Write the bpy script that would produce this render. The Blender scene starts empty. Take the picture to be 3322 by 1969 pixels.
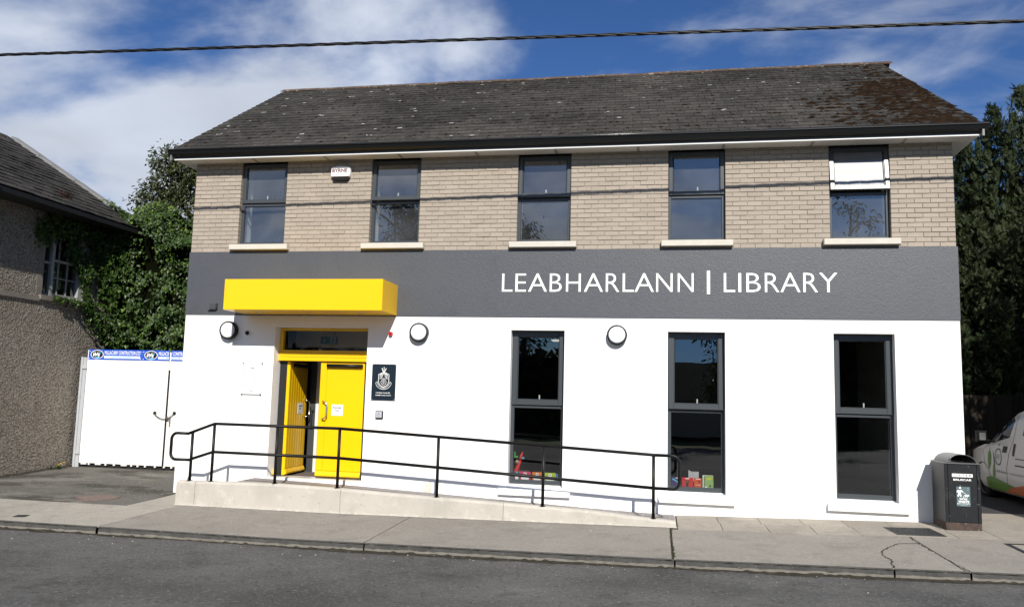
import bpy, math, random
import numpy as np
from mathutils import Vector, Matrix, Euler

random.seed(11)
rng = np.random.default_rng(11)
S = bpy.context.scene
COL = S.collection
R = math.radians

# ------------------------------------------------------------------ camera
cam_d = bpy.data.cameras.new("camera")
cam = bpy.data.objects.new("camera", cam_d)
COL.objects.link(cam)
cam_d.sensor_fit = 'HORIZONTAL'
cam_d.sensor_width = 36.0
cam_d.lens = 28.11
cam_d.clip_start = 0.1
cam_d.clip_end = 2000
_r = Vector((0.98356913, 0.17871659, 0.02553719))
_u = Vector((-0.00443227, -0.11750766, 0.99306208))
_f = Vector((-0.18047748, 0.9768584, 0.11478479))
_m = Matrix((_r, _u, -_f)).transposed().to_4x4()
cam.matrix_world = Matrix.Translation((8.2146, -12.8101, 1.5075)) @ _m
S.camera = cam

# ------------------------------------------------------------------ sky, sun, exposure
SUN = Vector((0.2343, -0.786, 0.5728)).normalized()
W = bpy.data.worlds.new("World")
S.world = W
W.use_nodes = True
nt = W.node_tree
nt.nodes.clear()
def wn(t, **k):
    n = nt.nodes.new(t)
    for a, b in k.items():
        setattr(n, a, b)
    return n
wout = wn('ShaderNodeOutputWorld')
wbg = wn('ShaderNodeBackground')
sky = wn('ShaderNodeTexSky', sky_type='NISHITA', sun_disc=False)
sky.sun_elevation = math.asin(SUN.z)
sky.sun_rotation = math.atan2(SUN.x, SUN.y)
sky.altitude = 0
sky.air_density = 1.0
sky.dust_density = 0.3
sky.ozone_density = 3.0
SKY_STRENGTH = 0.055
wbg.inputs['Strength'].default_value = SKY_STRENGTH
def wmath(op, a, b=None, c=None, clamp=False):
    n = wn('ShaderNodeMath', operation=op, use_clamp=clamp)
    for i, q in enumerate((a, b, c)):
        if q is None:
            continue
        if isinstance(q, (int, float)):
            n.inputs[i].default_value = q
        else:
            nt.links.new(q, n.inputs[i])
    return n.outputs[0]
geo = wn('ShaderNodeTexCoord')
sep = wn('ShaderNodeSeparateXYZ')
nt.links.new(geo.outputs['Generated'], sep.inputs[0])
dx, dy, dz = sep.outputs
den = wmath('ADD', wmath('MAXIMUM', dz, 0.0), 0.22)
px = wmath('DIVIDE', dx, den)
py = wmath('DIVIDE', dy, den)
comb = wn('ShaderNodeCombineXYZ')
nt.links.new(px, comb.inputs[0])
nt.links.new(py, comb.inputs[1])
def cloudnoise(scale, detail, rough, dist, off, stretch=(1, 1, 1), rot=0.0):
    mp = wn('ShaderNodeMapping')
    mp.inputs['Location'].default_value = off
    mp.inputs['Scale'].default_value = stretch
    mp.inputs['Rotation'].default_value = (0, 0, rot)
    nt.links.new(comb.outputs[0], mp.inputs[0])
    n = wn('ShaderNodeTexNoise')
    n.inputs['Scale'].default_value = scale
    n.inputs['Detail'].default_value = detail
    n.inputs['Roughness'].default_value = rough
    n.inputs['Distortion'].default_value = dist
    nt.links.new(mp.outputs[0], n.inputs['Vector'])
    return n.outputs['Fac']
def smooth(v, lo, hi, to=1.0):
    mr = wn('ShaderNodeMapRange', interpolation_type='SMOOTHSTEP')
    mr.inputs['From Min'].default_value = lo
    mr.inputs['From Max'].default_value = hi
    mr.inputs['To Max'].default_value = to
    nt.links.new(v, mr.inputs['Value'])
    return mr.outputs[0]
CLOUD_OFF = (19.0, 9.2, 0.0)
base = cloudnoise(1.15, 11, 0.53, 0.30, CLOUD_OFF)
# broad bank of heaped cloud to the north-west, thinning to streaks in the north-east
bank = wmath('MULTIPLY', wmath('ADD', dx, 0.02), -0.21)
heap = smooth(wmath('ADD', base, bank), 0.495, 0.645, 0.96)
streak = smooth(cloudnoise(1.5, 9, 0.58, 0.5, (CLOUD_OFF[0] + 5.3, 2.2, 3.0), (0.8, 1.9, 1), 0.55), 0.47, 0.72, 0.55)
cw = wmath('SUBTRACT', 1.0, wmath('MULTIPLY', wmath('SUBTRACT', 1.0, heap), wmath('SUBTRACT', 1.0, streak)))
cr = wn('ShaderNodeMapRange')
cr.inputs['From Min'].default_value = 0.3
cr.inputs['From Max'].default_value = 0.7
cr.inputs['To Min'].default_value = 0.80
cr.inputs['To Max'].default_value = 1.12
nt.links.new(cloudnoise(2.1, 6, 0.5, 0.2, (1.0, 7.0, 2.0)), cr.inputs['Value'])
ccol = wn('ShaderNodeMix', data_type='RGBA', blend_type='MULTIPLY')
ccol.inputs['Factor'].default_value = 1.0
CLOUD = 10.2
ccol.inputs['A'].default_value = (CLOUD * 0.90, CLOUD * 0.98, CLOUD * 1.13, 1)
nt.links.new(cr.outputs[0], ccol.inputs['B'])
tint = wn('ShaderNodeMix', data_type='RGBA', blend_type='MULTIPLY')
tint.inputs['Factor'].default_value = 1.0
tint.inputs['B'].default_value = (0.55, 0.84, 1.27, 1)
nt.links.new(sky.outputs[0], tint.inputs['A'])
mx = wn('ShaderNodeMix', data_type='RGBA')
nt.links.new(cw, mx.inputs['Factor'])
nt.links.new(tint.outputs['Result'], mx.inputs['A'])
nt.links.new(ccol.outputs['Result'], mx.inputs['B'])
nt.links.new(mx.outputs['Result'], wbg.inputs['Color'])
nt.links.new(wbg.outputs[0], wout.inputs[0])

sun_d = bpy.data.lights.new("sun", 'SUN')
sun_d.energy = 4.9
sun_d.angle = R(0.5)
sun_d.color = (1.0, 0.955, 0.88)
sun = bpy.data.objects.new("sun", sun_d)
COL.objects.link(sun)
sun.rotation_euler = SUN.to_track_quat('Z', 'Y').to_euler()
sun.location = (20, -40, 30)

S.view_settings.view_transform = 'Standard'
S.view_settings.look = 'None'
S.view_settings.gamma = 1
S.view_settings.use_curve_mapping = False
S.view_settings.exposure = 0.35
S.cycles.max_bounces = 6
S.cycles.diffuse_bounces = 4
S.cycles.glossy_bounces = 3
S.cycles.transparent_max_bounces = 12
S.cycles.caustics_reflective = False
S.cycles.caustics_refractive = False

# ------------------------------------------------------------------ helpers
WM = {}
class MB:
    """collects shapes, then links them as one mesh object"""
    def __init__(s):
        s.v = []; s.f = []
    def add(s, vs, fs):
        b = len(s.v)
        s.v += [tuple(p) for p in vs]
        s.f += [tuple(i + b for i in f) for f in fs]
        return s
    def hexa(s, p):
        return s.add(p, [(0, 3, 2, 1), (4, 5, 6, 7), (0, 1, 5, 4), (1, 2, 6, 5), (2, 3, 7, 6), (3, 0, 4, 7)])
    def box(s, x0, x1, y0, y1, z0, z1):
        return s.hexa([(x0, y0, z0), (x1, y0, z0), (x1, y1, z0), (x0, y1, z0), (x0, y0, z1), (x1, y0, z1), (x1, y1, z1), (x0, y1, z1)])
    def cbox(s, x0, x1, y0, y1, z0, z1, c=0.006):
        """box with its front (low y) edges chamfered"""
        p = [(x0, y1, z0), (x1, y1, z0), (x1, y1, z1), (x0, y1, z1), (x0, y0 + c, z0), (x1, y0 + c, z0), (x1, y0 + c, z1), (x0, y0 + c, z1),
             (x0 + c, y0, z0 + c), (x1 - c, y0, z0 + c), (x1 - c, y0, z1 - c), (x0 + c, y0, z1 - c)]
        f = [(0, 3, 2, 1), (8, 9, 10, 11)]
        for i in range(4):
            j = (i + 1) % 4
            f += [(i, j, 4 + j, 4 + i), (4 + i, 4 + j, 8 + j, 8 + i)]
        return s.add(p, f)
    def quad(s, *p):
        return s.add(p, [tuple(range(len(p)))])
    def prism(s, poly, axis, lo, hi):
        n = len(poly)
        def P(a, b, t):
            return {'x': (t, a, b), 'y': (a, t, b), 'z': (a, b, t)}[axis]
        vs = [P(a, b, lo) for a, b in poly] + [P(a, b, hi) for a, b in poly]
        fs = [tuple(range(n)), tuple(range(2 * n - 1, n - 1, -1))]
        fs += [(i, i + n, (i + 1) % n + n, (i + 1) % n) for i in range(n)]
        return s.add(vs, fs)
    def tube(s, path, r, n=8, closed=False, caps=True):
        path = [Vector(p) for p in path]
        m = len(path)
        rs = r if isinstance(r, (list, tuple)) else [r] * m
        up = None
        b = len(s.v)
        for i, p in enumerate(path):
            if closed:
                t = path[(i + 1) % m] - path[i - 1]
            else:
                t = path[min(i + 1, m - 1)] - path[max(i - 1, 0)]
            t.normalize()
            if up is None:
                up = t.orthogonal().normalized()
            up = (up - t * up.dot(t))
            if up.length < 1e-6:
                up = t.orthogonal()
            up.normalize()
            w = t.cross(up)
            for k in range(n):
                a = 2 * math.pi * k / n
                s.v.append(tuple(p + (up * math.cos(a) + w * math.sin(a)) * rs[i]))
        for i in range(m if closed else m - 1):
            for k in range(n):
                a, c = b + i * n + k, b + i * n + (k + 1) % n
                d, e = b + ((i + 1) % m) * n + (k + 1) % n, b + ((i + 1) % m) * n + k
                s.f.append((a, c, d, e))
        if caps and not closed:
            s.f.append(tuple(b + k for k in reversed(range(n))))
            s.f.append(tuple(b + (m - 1) * n + k for k in range(n)))
        return s
    def lathe(s, prof, c, axis='y', n=24):
        """prof: (radius, position along axis); closed by end discs"""
        b = len(s.v)
        for r, t in prof:
            for k in range(n):
                a = 2 * math.pi * k / n
                u, w = r * math.cos(a), r * math.sin(a)
                s.v.append({'y': (c[0] + u, c[1] + t, c[2] + w), 'z': (c[0] + u, c[1] + w, c[2] + t), 'x': (c[0] + t, c[1] + u, c[2] + w)}[axis])
        m = len(prof)
        for i in range(m - 1):
            for k in range(n):
                s.f.append((b + i * n + k, b + i * n + (k + 1) % n, b + (i + 1) * n + (k + 1) % n, b + (i + 1) * n + k))
        s.f.append(tuple(b + k for k in reversed(range(n))))
        s.f.append(tuple(b + (m - 1) * n + k for k in range(n)))
        return s
    def map(s, fn):
        s.v = [tuple(fn(*p)) for p in s.v]
        return s
    def build(s, name, mat, parent=None, smooth=False, local=False, recalc=True, **kw):
        me = mesh_of(name, s.v, s.f, mat, smooth, recalc)
        return link(name, me, parent, local, **kw)

def mesh_of(name, v, f, mat, smooth=False, recalc=True):
    me = bpy.data.meshes.new(name)
    me.from_pydata(v, [], f)
    if recalc:
        import bmesh
        bm = bmesh.new(); bm.from_mesh(me)
        bmesh.ops.recalc_face_normals(bm, faces=bm.faces)
        bm.to_mesh(me); bm.free()
    if smooth:
        me.polygons.foreach_set('use_smooth', [True] * len(me.polygons))
    if mat is not None:
        me.materials.append(mat)
    me.update()
    return me

def link(name, data, parent=None, local=False, loc=None, rot=None, scale=None, **kw):
    o = bpy.data.objects.new(name, data)
    COL.objects.link(o)
    m = Matrix.Identity(4)
    if loc is not None:
        o.location = loc
        m = Matrix.Translation(loc)
    if rot is not None:
        o.rotation_euler = rot
        m = m @ Euler(rot).to_matrix().to_4x4()
    if scale is not None:
        o.scale = scale
        m = m @ Matrix.Diagonal((*scale, 1))
    if parent is not None:
        o.parent = parent
        if local:
            m = WM[parent.name] @ m
        else:
            o.matrix_parent_inverse = WM[parent.name].inverted()
    WM[o.name] = m
    for k, q in kw.items():
        o[k] = q
    return o

def thing(name, label, category, loc, group=None, rot=None):
    kw = dict(label=label, category=category)
    if group:
        kw['group'] = group
    return link(name, None, None, loc=loc, rot=rot, **kw)

def dup(root, loc, label, group=None, rotz=0.0):
    """a copy of a thing built in local coordinates, with its parts and sub-parts"""
    r = root.copy(); COL.objects.link(r); r.location = loc
    r.rotation_euler = (0, 0, rotz)
    r['label'] = label
    if group:
        r['group'] = group
    for ch in list(root.children):
        c = ch.copy(); COL.objects.link(c); c.parent = r
        for g in list(ch.children):
            d = g.copy(); COL.objects.link(d); d.parent = c
    return r

_glyph = {}
def glyph(ch, bold=0.0):
    if (ch, bold) not in _glyph:
        c = bpy.data.curves.new('g', 'FONT'); c.body = ch; c.size = 1; c.offset = bold
        c.resolution_u = 3
        o = bpy.data.objects.new('g', c)
        m = o.to_mesh()
        v = [tuple(q.co) for q in m.vertices]; f = [tuple(q.vertices) for q in m.polygons]
        o.to_mesh_clear(); bpy.data.objects.remove(o); bpy.data.curves.remove(c)
        _glyph[(ch, bold)] = (v, f)
    return _glyph[(ch, bold)]

def text_mb(body, x, z, h, y, width=None, align='L', bold=0.0, axis='xz', depth=0.0):
    """flat lettering facing -y (or -x with axis 'yz': reading along -y); h = cap height; width = fitted width"""
    v, f = glyph(body, bold)
    if not v:
        return MB()
    a = np.array(v)
    capv = np.array(glyph('H')[0]); cap = capv[:, 1].max()
    a[:, 1] *= h / cap
    a[:, 0] -= a[:, 0].min()
    wd = a[:, 0].max()
    a[:, 0] *= (width / wd) if width else h / cap
    wd = a[:, 0].max()
    off = {'L': 0, 'C': -wd / 2, 'R': -wd}[align]
    mb = MB()
    if axis == 'xz':
        vs = [(x + off + p[0], y, z + p[1]) for p in a]
    else:
        vs = [(y, x - off - p[0], z + p[1]) for p in a]
    mb.add(vs, f)
    return mb

# ------------------------------------------------------------------ materials
def M(name, color, rough=0.6, spec=0.5, metal=0.0, noise=None, noise2=None, bump=None, bump2=None, rand=0.0, island=0.0, coat=0.0, emit=None, stretch=None):
    """noise = (scale, detail, lo, hi, colour to mix in, amount)"""
    m = bpy.data.materials.new(name)
    m.use_nodes = True
    t = m.node_tree
    b = t.nodes['Principled BSDF']
    L = t.links.new
    b.inputs['Roughness'].default_value = rough
    b.inputs['Specular IOR Level'].default_value = spec
    b.inputs['Metallic'].default_value = metal
    b.inputs['Coat Weight'].default_value = coat
    pos = t.nodes.new('ShaderNodeNewGeometry').outputs['Position']
    if stretch:
        mm = t.nodes.new('ShaderNodeMapping'); mm.inputs['Scale'].default_value = stretch
        L(pos, mm.inputs[0]); pos = mm.outputs[0]
    rgb = t.nodes.new('ShaderNodeRGB'); rgb.outputs[0].default_value = (*color, 1)
    col = rgb.outputs[0]
    def nz(scale, detail=4, rough_=0.6):
        n = t.nodes.new('ShaderNodeTexNoise'); n.inputs['Scale'].default_value = scale
        n.inputs['Detail'].default_value = detail; n.inputs['Roughness'].default_value = rough_
        L(pos, n.inputs['Vector'])
        return n.outputs['Fac']
    for q in (noise, noise2):
        if not q:
            continue
        for (sc, de, lo, hi, c2, am) in (q if isinstance(q, list) else [q]):
            r = t.nodes.new('ShaderNodeMapRange'); r.inputs['From Min'].default_value = lo; r.inputs['From Max'].default_value = hi
            r.inputs['To Max'].default_value = am
            L(nz(sc, de), r.inputs['Value'])
            x = t.nodes.new('ShaderNodeMix'); x.data_type = 'RGBA'
            x.inputs['B'].default_value = (*c2, 1)
            L(r.outputs[0], x.inputs['Factor']); L(col, x.inputs['A'])
            col = x.outputs['Result']
    if rand or island:
        rnd = None
        if rand:
            rnd = t.nodes.new('ShaderNodeObjectInfo').outputs['Random']
        am = rand or island
        if island:
            isl = t.nodes.new('ShaderNodeNewGeometry').outputs['Random Per Island']
            if rnd is None:
                rnd = isl
            else:
                a1 = t.nodes.new('ShaderNodeMath'); a1.operation = 'ADD'; L(rnd, a1.inputs[0]); L(isl, a1.inputs[1])
                a2 = t.nodes.new('ShaderNodeMath'); a2.operation = 'FRACT'; L(a1.outputs[0], a2.inputs[0])
                rnd = a2.outputs[0]
        r = t.nodes.new('ShaderNodeMapRange'); r.inputs['To Min'].default_value = 1 - am; r.inputs['To Max'].default_value = 1 + am
        L(rnd, r.inputs['Value'])
        x = t.nodes.new('ShaderNodeMix'); x.data_type = 'RGBA'; x.blend_type = 'MULTIPLY'; x.inputs['Factor'].default_value = 1
        L(col, x.inputs['A']); L(r.outputs[0], x.inputs['B'])
        col = x.outputs['Result']
    L(col, b.inputs['Base Color'])
    nrm = None
    for q in (bump, bump2):
        if not q:
            continue
        sc, st, dist = q[:3]
        bp = t.nodes.new('ShaderNodeBump'); bp.inputs['Strength'].default_value = st; bp.inputs['Distance'].default_value = dist
        if len(q) > 3 and q[3] == 'vor':
            n = t.nodes.new('ShaderNodeTexVoronoi'); n.inputs['Scale'].default_value = sc; L(pos, n.inputs['Vector'])
            L(n.outputs['Distance'], bp.inputs['Height'])
        else:
            L(nz(sc, 5, 0.65), bp.inputs['Height'])
        if nrm is not None:
            L(nrm, bp.inputs['Normal'])
        nrm = bp.outputs[0]
    if nrm is not None:
        L(nrm, b.inputs['Normal'])
    if emit:
        b.inputs['Emission Color'].default_value = (*emit[0], 1); b.inputs['Emission Strength'].default_value = emit[1]
    return m

def glass_mat(name, tint, ior, wav=0.0, rough=0.0, dust=0.0):
    m = bpy.data.materials.new(name); m.use_nodes = True
    t = m.node_tree; t.nodes.clear(); L = t.links.new
    o = t.nodes.new('ShaderNodeOutputMaterial')
    mixs = t.nodes.new('ShaderNodeMixShader')
    tr = t.nodes.new('ShaderNodeBsdfTransparent'); tr.inputs[0].default_value = (*tint, 1)
    gl = t.nodes.new('ShaderNodeBsdfGlossy'); gl.inputs['Roughness'].default_value = 0.0
    gl.inputs['Color'].default_value = (0.97, 0.99, 1, 1)
    # Schlick reflectance that is the same from both sides of the sheet
    f0 = ((ior - 1) / (ior + 1)) ** 2
    gm = t.nodes.new('ShaderNodeNewGeometry')
    dt = t.nodes.new('ShaderNodeVectorMath'); dt.operation = 'DOT_PRODUCT'
    L(gm.outputs['Normal'], dt.inputs[0]); L(gm.outputs['Incoming'], dt.inputs[1])
    def mt(op, a, b=None):
        n = t.nodes.new('ShaderNodeMath'); n.operation = op
        for i, q in enumerate((a, b)):
            if q is None: continue
            if isinstance(q, float): n.inputs[i].default_value = q
            else: L(q, n.inputs[i])
        return n.outputs[0]
    fr_out = mt('ADD', mt('MULTIPLY', mt('POWER', mt('SUBTRACT', 1.0, mt('ABSOLUTE', dt.outputs['Value'])), 5.0), 1.0 - f0), f0)
    if wav:
        pos = t.nodes.new('ShaderNodeNewGeometry').outputs['Position']
        n = t.nodes.new('ShaderNodeTexNoise'); n.inputs['Scale'].default_value = 2.2; n.inputs['Detail'].default_value = 1
        L(pos, n.inputs['Vector'])
        bp = t.nodes.new('ShaderNodeBump'); bp.inputs['Strength'].default_value = wav; bp.inputs['Distance'].default_value = 0.02
        L(n.outputs['Fac'], bp.inputs['Height']); L(bp.outputs[0], gl.inputs['Normal'])
    L(fr_out, mixs.inputs[0]); L(tr.outputs[0], mixs.inputs[1]); L(gl.outputs[0], mixs.inputs[2])
    last = mixs.outputs[0]
    if rough:      # film of dust that spreads part of the mirror image
        g2 = t.nodes.new('ShaderNodeBsdfGlossy'); g2.inputs['Roughness'].default_value = rough
        m2 = t.nodes.new('ShaderNodeMixShader'); m2.inputs[0].default_value = 0.6
        L(gl.outputs[0], m2.inputs[1]); L(g2.outputs[0], m2.inputs[2]); L(m2.outputs[0], mixs.inputs[2])
    if dust:
        df = t.nodes.new('ShaderNodeBsdfDiffuse'); df.inputs[0].default_value = (0.72, 0.74, 0.76, 1)
        m3 = t.nodes.new('ShaderNodeMixShader')
        pos3 = t.nodes.new('ShaderNodeNewGeometry').outputs['Position']
        n3 = t.nodes.new('ShaderNodeTexNoise'); n3.inputs['Scale'].default_value = 1.6; n3.inputs['Detail'].default_value = 5; L(pos3, n3.inputs['Vector'])
        r3 = t.nodes.new('ShaderNodeMapRange'); r3.inputs['From Min'].default_value = 0.3; r3.inputs['From Max'].default_value = 0.7; r3.inputs['To Min'].default_value = dust * 0.4; r3.inputs['To Max'].default_value = dust * 1.6
        L(n3.outputs['Fac'], r3.inputs['Value']); L(r3.outputs[0], m3.inputs[0]); L(last, m3.inputs[1]); L(df.outputs[0], m3.inputs[2]); last = m3.outputs[0]
    L(last, o.inputs[0])
    return m

MT = {}
MT['white_wall'] = M('white_masonry_paint', (0.83, 0.83, 0.82), 0.75, 0.25, noise=(1.3, 5, 0.45, 0.8, (0.74, 0.73, 0.71), 0.35), bump=(55, 0.35, 0.006), bump2=(9, 0.2, 0.006))
MT['grey_wall'] = M('grey_masonry_paint', (0.064, 0.069, 0.080), 0.45, 0.5, noise=[(0.8, 5, 0.45, 0.75, (0.076, 0.079, 0.088), 0.7), (3.0, 5, 0.55, 0.75, (0.050, 0.053, 0.060), 0.6)], bump=(60, 0.45, 0.010), bump2=(16, 0.22, 0.008))
MT['brick'] = M('buff_brick', (0.352, 0.302, 0.247), 0.85, 0.2, noise=[(3.0, 4, 0.4, 0.7, (0.315, 0.274, 0.23), 0.7), (42, 3, 0.60, 0.70, (0.19, 0.155, 0.12), 0.55), (52, 3, 0.62, 0.70, (0.50, 0.44, 0.37), 0.5), (160, 2, 0.62, 0.72, (0.13, 0.11, 0.09), 0.6), (230, 2, 0.66, 0.74, (0.62, 0.56, 0.47), 0.5)], bump=(150, 0.6, 0.004), rand=0.055, island=0.055)
MT['mortar'] = M('mortar', (0.30, 0.255, 0.21), 0.95, 0.1, noise=(30, 3, 0.4, 0.7, (0.27, 0.23, 0.19), 0.7), bump=(90, 0.5, 0.004))
MT['slate'] = M('fibre_cement_slate', (0.024, 0.0225, 0.020), 0.9, 0.15,
    noise=[(0.45, 5, 0.42, 0.70, (0.058, 0.053, 0.047), 0.85), (7, 7, 0.52, 0.68, (0.085, 0.079, 0.070), 0.55), (26, 4, 0.60, 0.68, (0.13, 0.122, 0.108), 0.6), (5.5, 5, 0.60, 0.70, (0.012, 0.011, 0.009), 0.85)], bump=(60, 0.7, 0.006), rand=0.18, island=0.18)
MT['ridge'] = M('ridge_tile_clay', (0.085, 0.062, 0.048), 0.85, 0.2, noise=[(2.2, 5, 0.57, 0.68, (0.28, 0.12, 0.03), 0.7), (11, 4, 0.58, 0.66, (0.38, 0.35, 0.29), 0.6)], bump=(60, 0.6, 0.006), rand=0.2)
MT['black_upvc'] = M('black_upvc', (0.007, 0.0075, 0.008), 0.30, 0.35)
MT['dark_fascia'] = M('grey_fascia_board', (0.14, 0.15, 0.155), 0.4, 0.5)
MT['white_upvc'] = M('white_upvc', (0.74, 0.74, 0.73), 0.3, 0.5)
MT['soffit'] = M('white_soffit_board', (0.68, 0.67, 0.65), 0.45, 0.4, noise=(2, 3, 0.4, 0.7, (0.5, 0.49, 0.47), 0.5))
MT['soffit_trim'] = M('soffit_joint', (0.30, 0.30, 0.30), 0.5)
MT['frame'] = M('anthracite_frame', (0.047, 0.054, 0.060), 0.33, 0.5)
MT['gasket'] = M('black_gasket', (0.008, 0.008, 0.009), 0.6)
MT['glass'] = glass_mat('window_glass', (0.80, 0.82, 0.81), 2.35, 0.03)
MT['upper_glass'] = glass_mat('upper_window_glass', (0.78, 0.80, 0.80), 2.5, 0.04, 0.0, 0.045)
MT['clear'] = glass_mat('clear_acrylic', (0.985, 0.985, 0.985), 1.3)
MT['fanlight'] = glass_mat('fanlight_glass', (0.88, 0.86, 0.82), 1.35, 0.03)
MT['dusty_glass'] = glass_mat('dusty_glass', (0.78, 0.80, 0.80), 2.4, 0.06, 0.46, 0.04)
MT['sill'] = M('concrete_sill', (0.52, 0.49, 0.43), 0.8, 0.2, noise=[(7, 4, 0.45, 0.75, (0.62, 0.59, 0.52), 0.6), (3.1, 3, 0.66, 0.74, (0.36, 0.22, 0.10), 0.5)], bump=(80, 0.3, 0.003))
MT['white_sill'] = MT['white_wall']
MT['yellow'] = M('yellow_gloss_paint', (0.85, 0.495, 0.003), 0.26, 0.5, bump=(70, 0.03, 0.003))
MT['chrome'] = M('brushed_steel', (0.62, 0.61, 0.58), 0.25, 0.5, metal=1.0)
MT['letter'] = M('white_letter', (0.84, 0.84, 0.82), 0.6, 0.3)
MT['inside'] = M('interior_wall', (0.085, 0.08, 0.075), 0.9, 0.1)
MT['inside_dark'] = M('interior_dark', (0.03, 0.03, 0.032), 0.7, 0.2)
MT['lining'] = M('white_reveal_lining', (0.62, 0.63, 0.60), 0.6, 0.2)
MT['lobby_floor'] = M('brown_entrance_mat', (0.13, 0.11, 0.10), 0.9, 0.1, bump=(120, 0.4, 0.004))
MT['concrete'] = M('cast_concrete', (0.455, 0.425, 0.375), 0.85, 0.2, noise=[(2.2, 6, 0.42, 0.68, (0.38, 0.355, 0.31), 0.85), (6, 6, 0.55, 0.70, (0.52, 0.49, 0.44), 0.7), (17, 4, 0.62, 0.70, (0.30, 0.28, 0.245), 0.5), (36, 3, 0.68, 0.72, (0.18, 0.165, 0.14), 0.8)], bump=(40, 0.35, 0.006), bump2=(220, 0.25, 0.002))
MT['tile'] = M('grey_paving_tile', (0.225, 0.205, 0.20), 0.75, 0.25, noise=(14, 3, 0.4, 0.7, (0.26, 0.24, 0.23), 0.6), rand=0.06)
MT['grout'] = M('pale_grout', (0.50, 0.48, 0.45), 0.9, 0.1)
MT['rail'] = M('black_rail_paint', (0.006, 0.006, 0.006), 0.42, 0.2)
def pave(name, c, c2):
    return M(name, c, 0.9, 0.15, noise=[(0.9, 7, 0.40, 0.68, c2, 0.85), (2.6, 7, 0.52, 0.68, tuple(q * 0.74 for q in c), 0.75), (1.7, 5, 0.58, 0.72, tuple(q * 1.25 for q in c), 0.7), (15, 5, 0.57, 0.68, tuple(q * 0.70 for q in c), 0.6), (22, 4, 0.60, 0.68, tuple(q * 1.40 for q in c), 0.65), (36, 2, 0.68, 0.71, (0.6, 0.58, 0.54), 0.7), (45, 3, 0.66, 0.70, tuple(q * 0.35 for q in c), 0.7)], bump=(60, 0.5, 0.006), bump2=(260, 0.4, 0.002), rand=0.05)
MT['pave'] = pave('pavement_concrete', (0.262, 0.242, 0.212), (0.222, 0.205, 0.180))
MT['pave_pale'] = pave('pale_pavement_concrete', (0.325, 0.302, 0.262), (0.28, 0.258, 0.222))
MT['slab'] = pave('paving_slab_concrete', (0.315, 0.285, 0.24), (0.27, 0.245, 0.205))
MT['kerb'] = M('worn_kerb', (0.074, 0.072, 0.069), 0.95, 0.1, noise=[(5, 6, 0.45, 0.65, (0.050, 0.049, 0.047), 0.8), (1.1, 4, 0.57, 0.7, (0.13, 0.124, 0.112), 0.7), (28, 4, 0.62, 0.70, (0.22, 0.21, 0.195), 0.5), (60, 3, 0.6, 0.7, (0.04, 0.038, 0.035), 0.7)], bump=(45, 0.9, 0.012), bump2=(14, 0.6, 0.02))
MT['kerb_face'] = M('kerb_face_concrete', (0.205, 0.19, 0.163), 0.95, 0.1, noise=[(7, 6, 0.45, 0.68, (0.13, 0.12, 0.10), 0.7), (60, 3, 0.6, 0.7, (0.12, 0.11, 0.10), 0.5)], bump=(40, 0.7, 0.01))
MT['road'] = M('worn_asphalt', (0.118, 0.116, 0.111), 0.92, 0.12, noise=[(0.45, 6, 0.45, 0.62, (0.066, 0.065, 0.063), 0.85), (0.8, 5, 0.58, 0.70, (0.155, 0.153, 0.148), 0.7), (3.2, 6, 0.55, 0.70, (0.055, 0.054, 0.052), 0.55), (17, 5, 0.55, 0.66, (0.045, 0.044, 0.043), 0.75), (24, 5, 0.57, 0.66, (0.18, 0.176, 0.168), 0.7), (38, 2, 0.685, 0.71, (0.42, 0.41, 0.40), 0.7), (70, 4, 0.60, 0.66, (0.03, 0.03, 0.03), 0.6)], bump=(90, 0.9, 0.008), bump2=(220, 0.6, 0.003))
MT['drive'] = M('driveway_asphalt', (0.125, 0.118, 0.105), 0.93, 0.15, noise=[(1.3, 7, 0.50, 0.60, (0.20, 0.188, 0.165), 0.8), (1.0, 8, 0.50, 0.58, (0.050, 0.046, 0.038), 0.85), (18, 5, 0.56, 0.68, (0.22, 0.21, 0.19), 0.6), (24, 4, 0.58, 0.68, (0.06, 0.056, 0.05), 0.6), (36, 2, 0.68, 0.71, (0.6, 0.58, 0.54), 0.7)], bump=(80, 0.8, 0.008), stretch=(0.75, 1.6, 1))
MT['dark_drive'] = M('side_drive_asphalt', (0.055, 0.055, 0.055), 0.92, 0.1, bump=(80, 0.6, 0.006))
MT['gutter_dirt'] = M('damp_gutter_dirt', (0.038, 0.034, 0.026), 0.95, 0.1, noise=(12, 5, 0.48, 0.66, (0.075, 0.068, 0.055), 0.7), bump=(50, 0.7, 0.01))
MT['crack'] = M('crack_dirt', (0.05, 0.046, 0.03), 0.95, 0.1, noise=(18, 4, 0.5, 0.62, (0.08, 0.10, 0.03), 0.6))
MT['ground'] = M('rough_ground', (0.10, 0.11, 0.06), 0.95, 0.1, noise=(0.4, 5, 0.4, 0.7, (0.07, 0.085, 0.04), 0.8))
MT['iron'] = M('cast_iron', (0.022, 0.023, 0.025), 0.55, 0.4, noise=(40, 3, 0.5, 0.7, (0.06, 0.06, 0.06), 0.6), bump=(70, 0.8, 0.008))
MT['rust_iron'] = M('rusty_grate', (0.14, 0.105, 0.09), 0.8, 0.2, noise=(20, 4, 0.45, 0.7, (0.22, 0.18, 0.16), 0.6), bump=(60, 0.5, 0.004))
MT['roughcast'] = M('pebbledash_render', (0.31, 0.277, 0.233), 0.95, 0.1, noise=[(22, 5, 0.45, 0.60, (0.14, 0.124, 0.102), 0.75), (45, 3, 0.57, 0.66, (0.48, 0.44, 0.38), 0.7), (0.9, 5, 0.5, 0.75, (0.20, 0.17, 0.13), 0.5)], bump=(26, 1.0, 0.05, 'vor'), bump2=(19, 0.9, 0.045))
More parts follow.
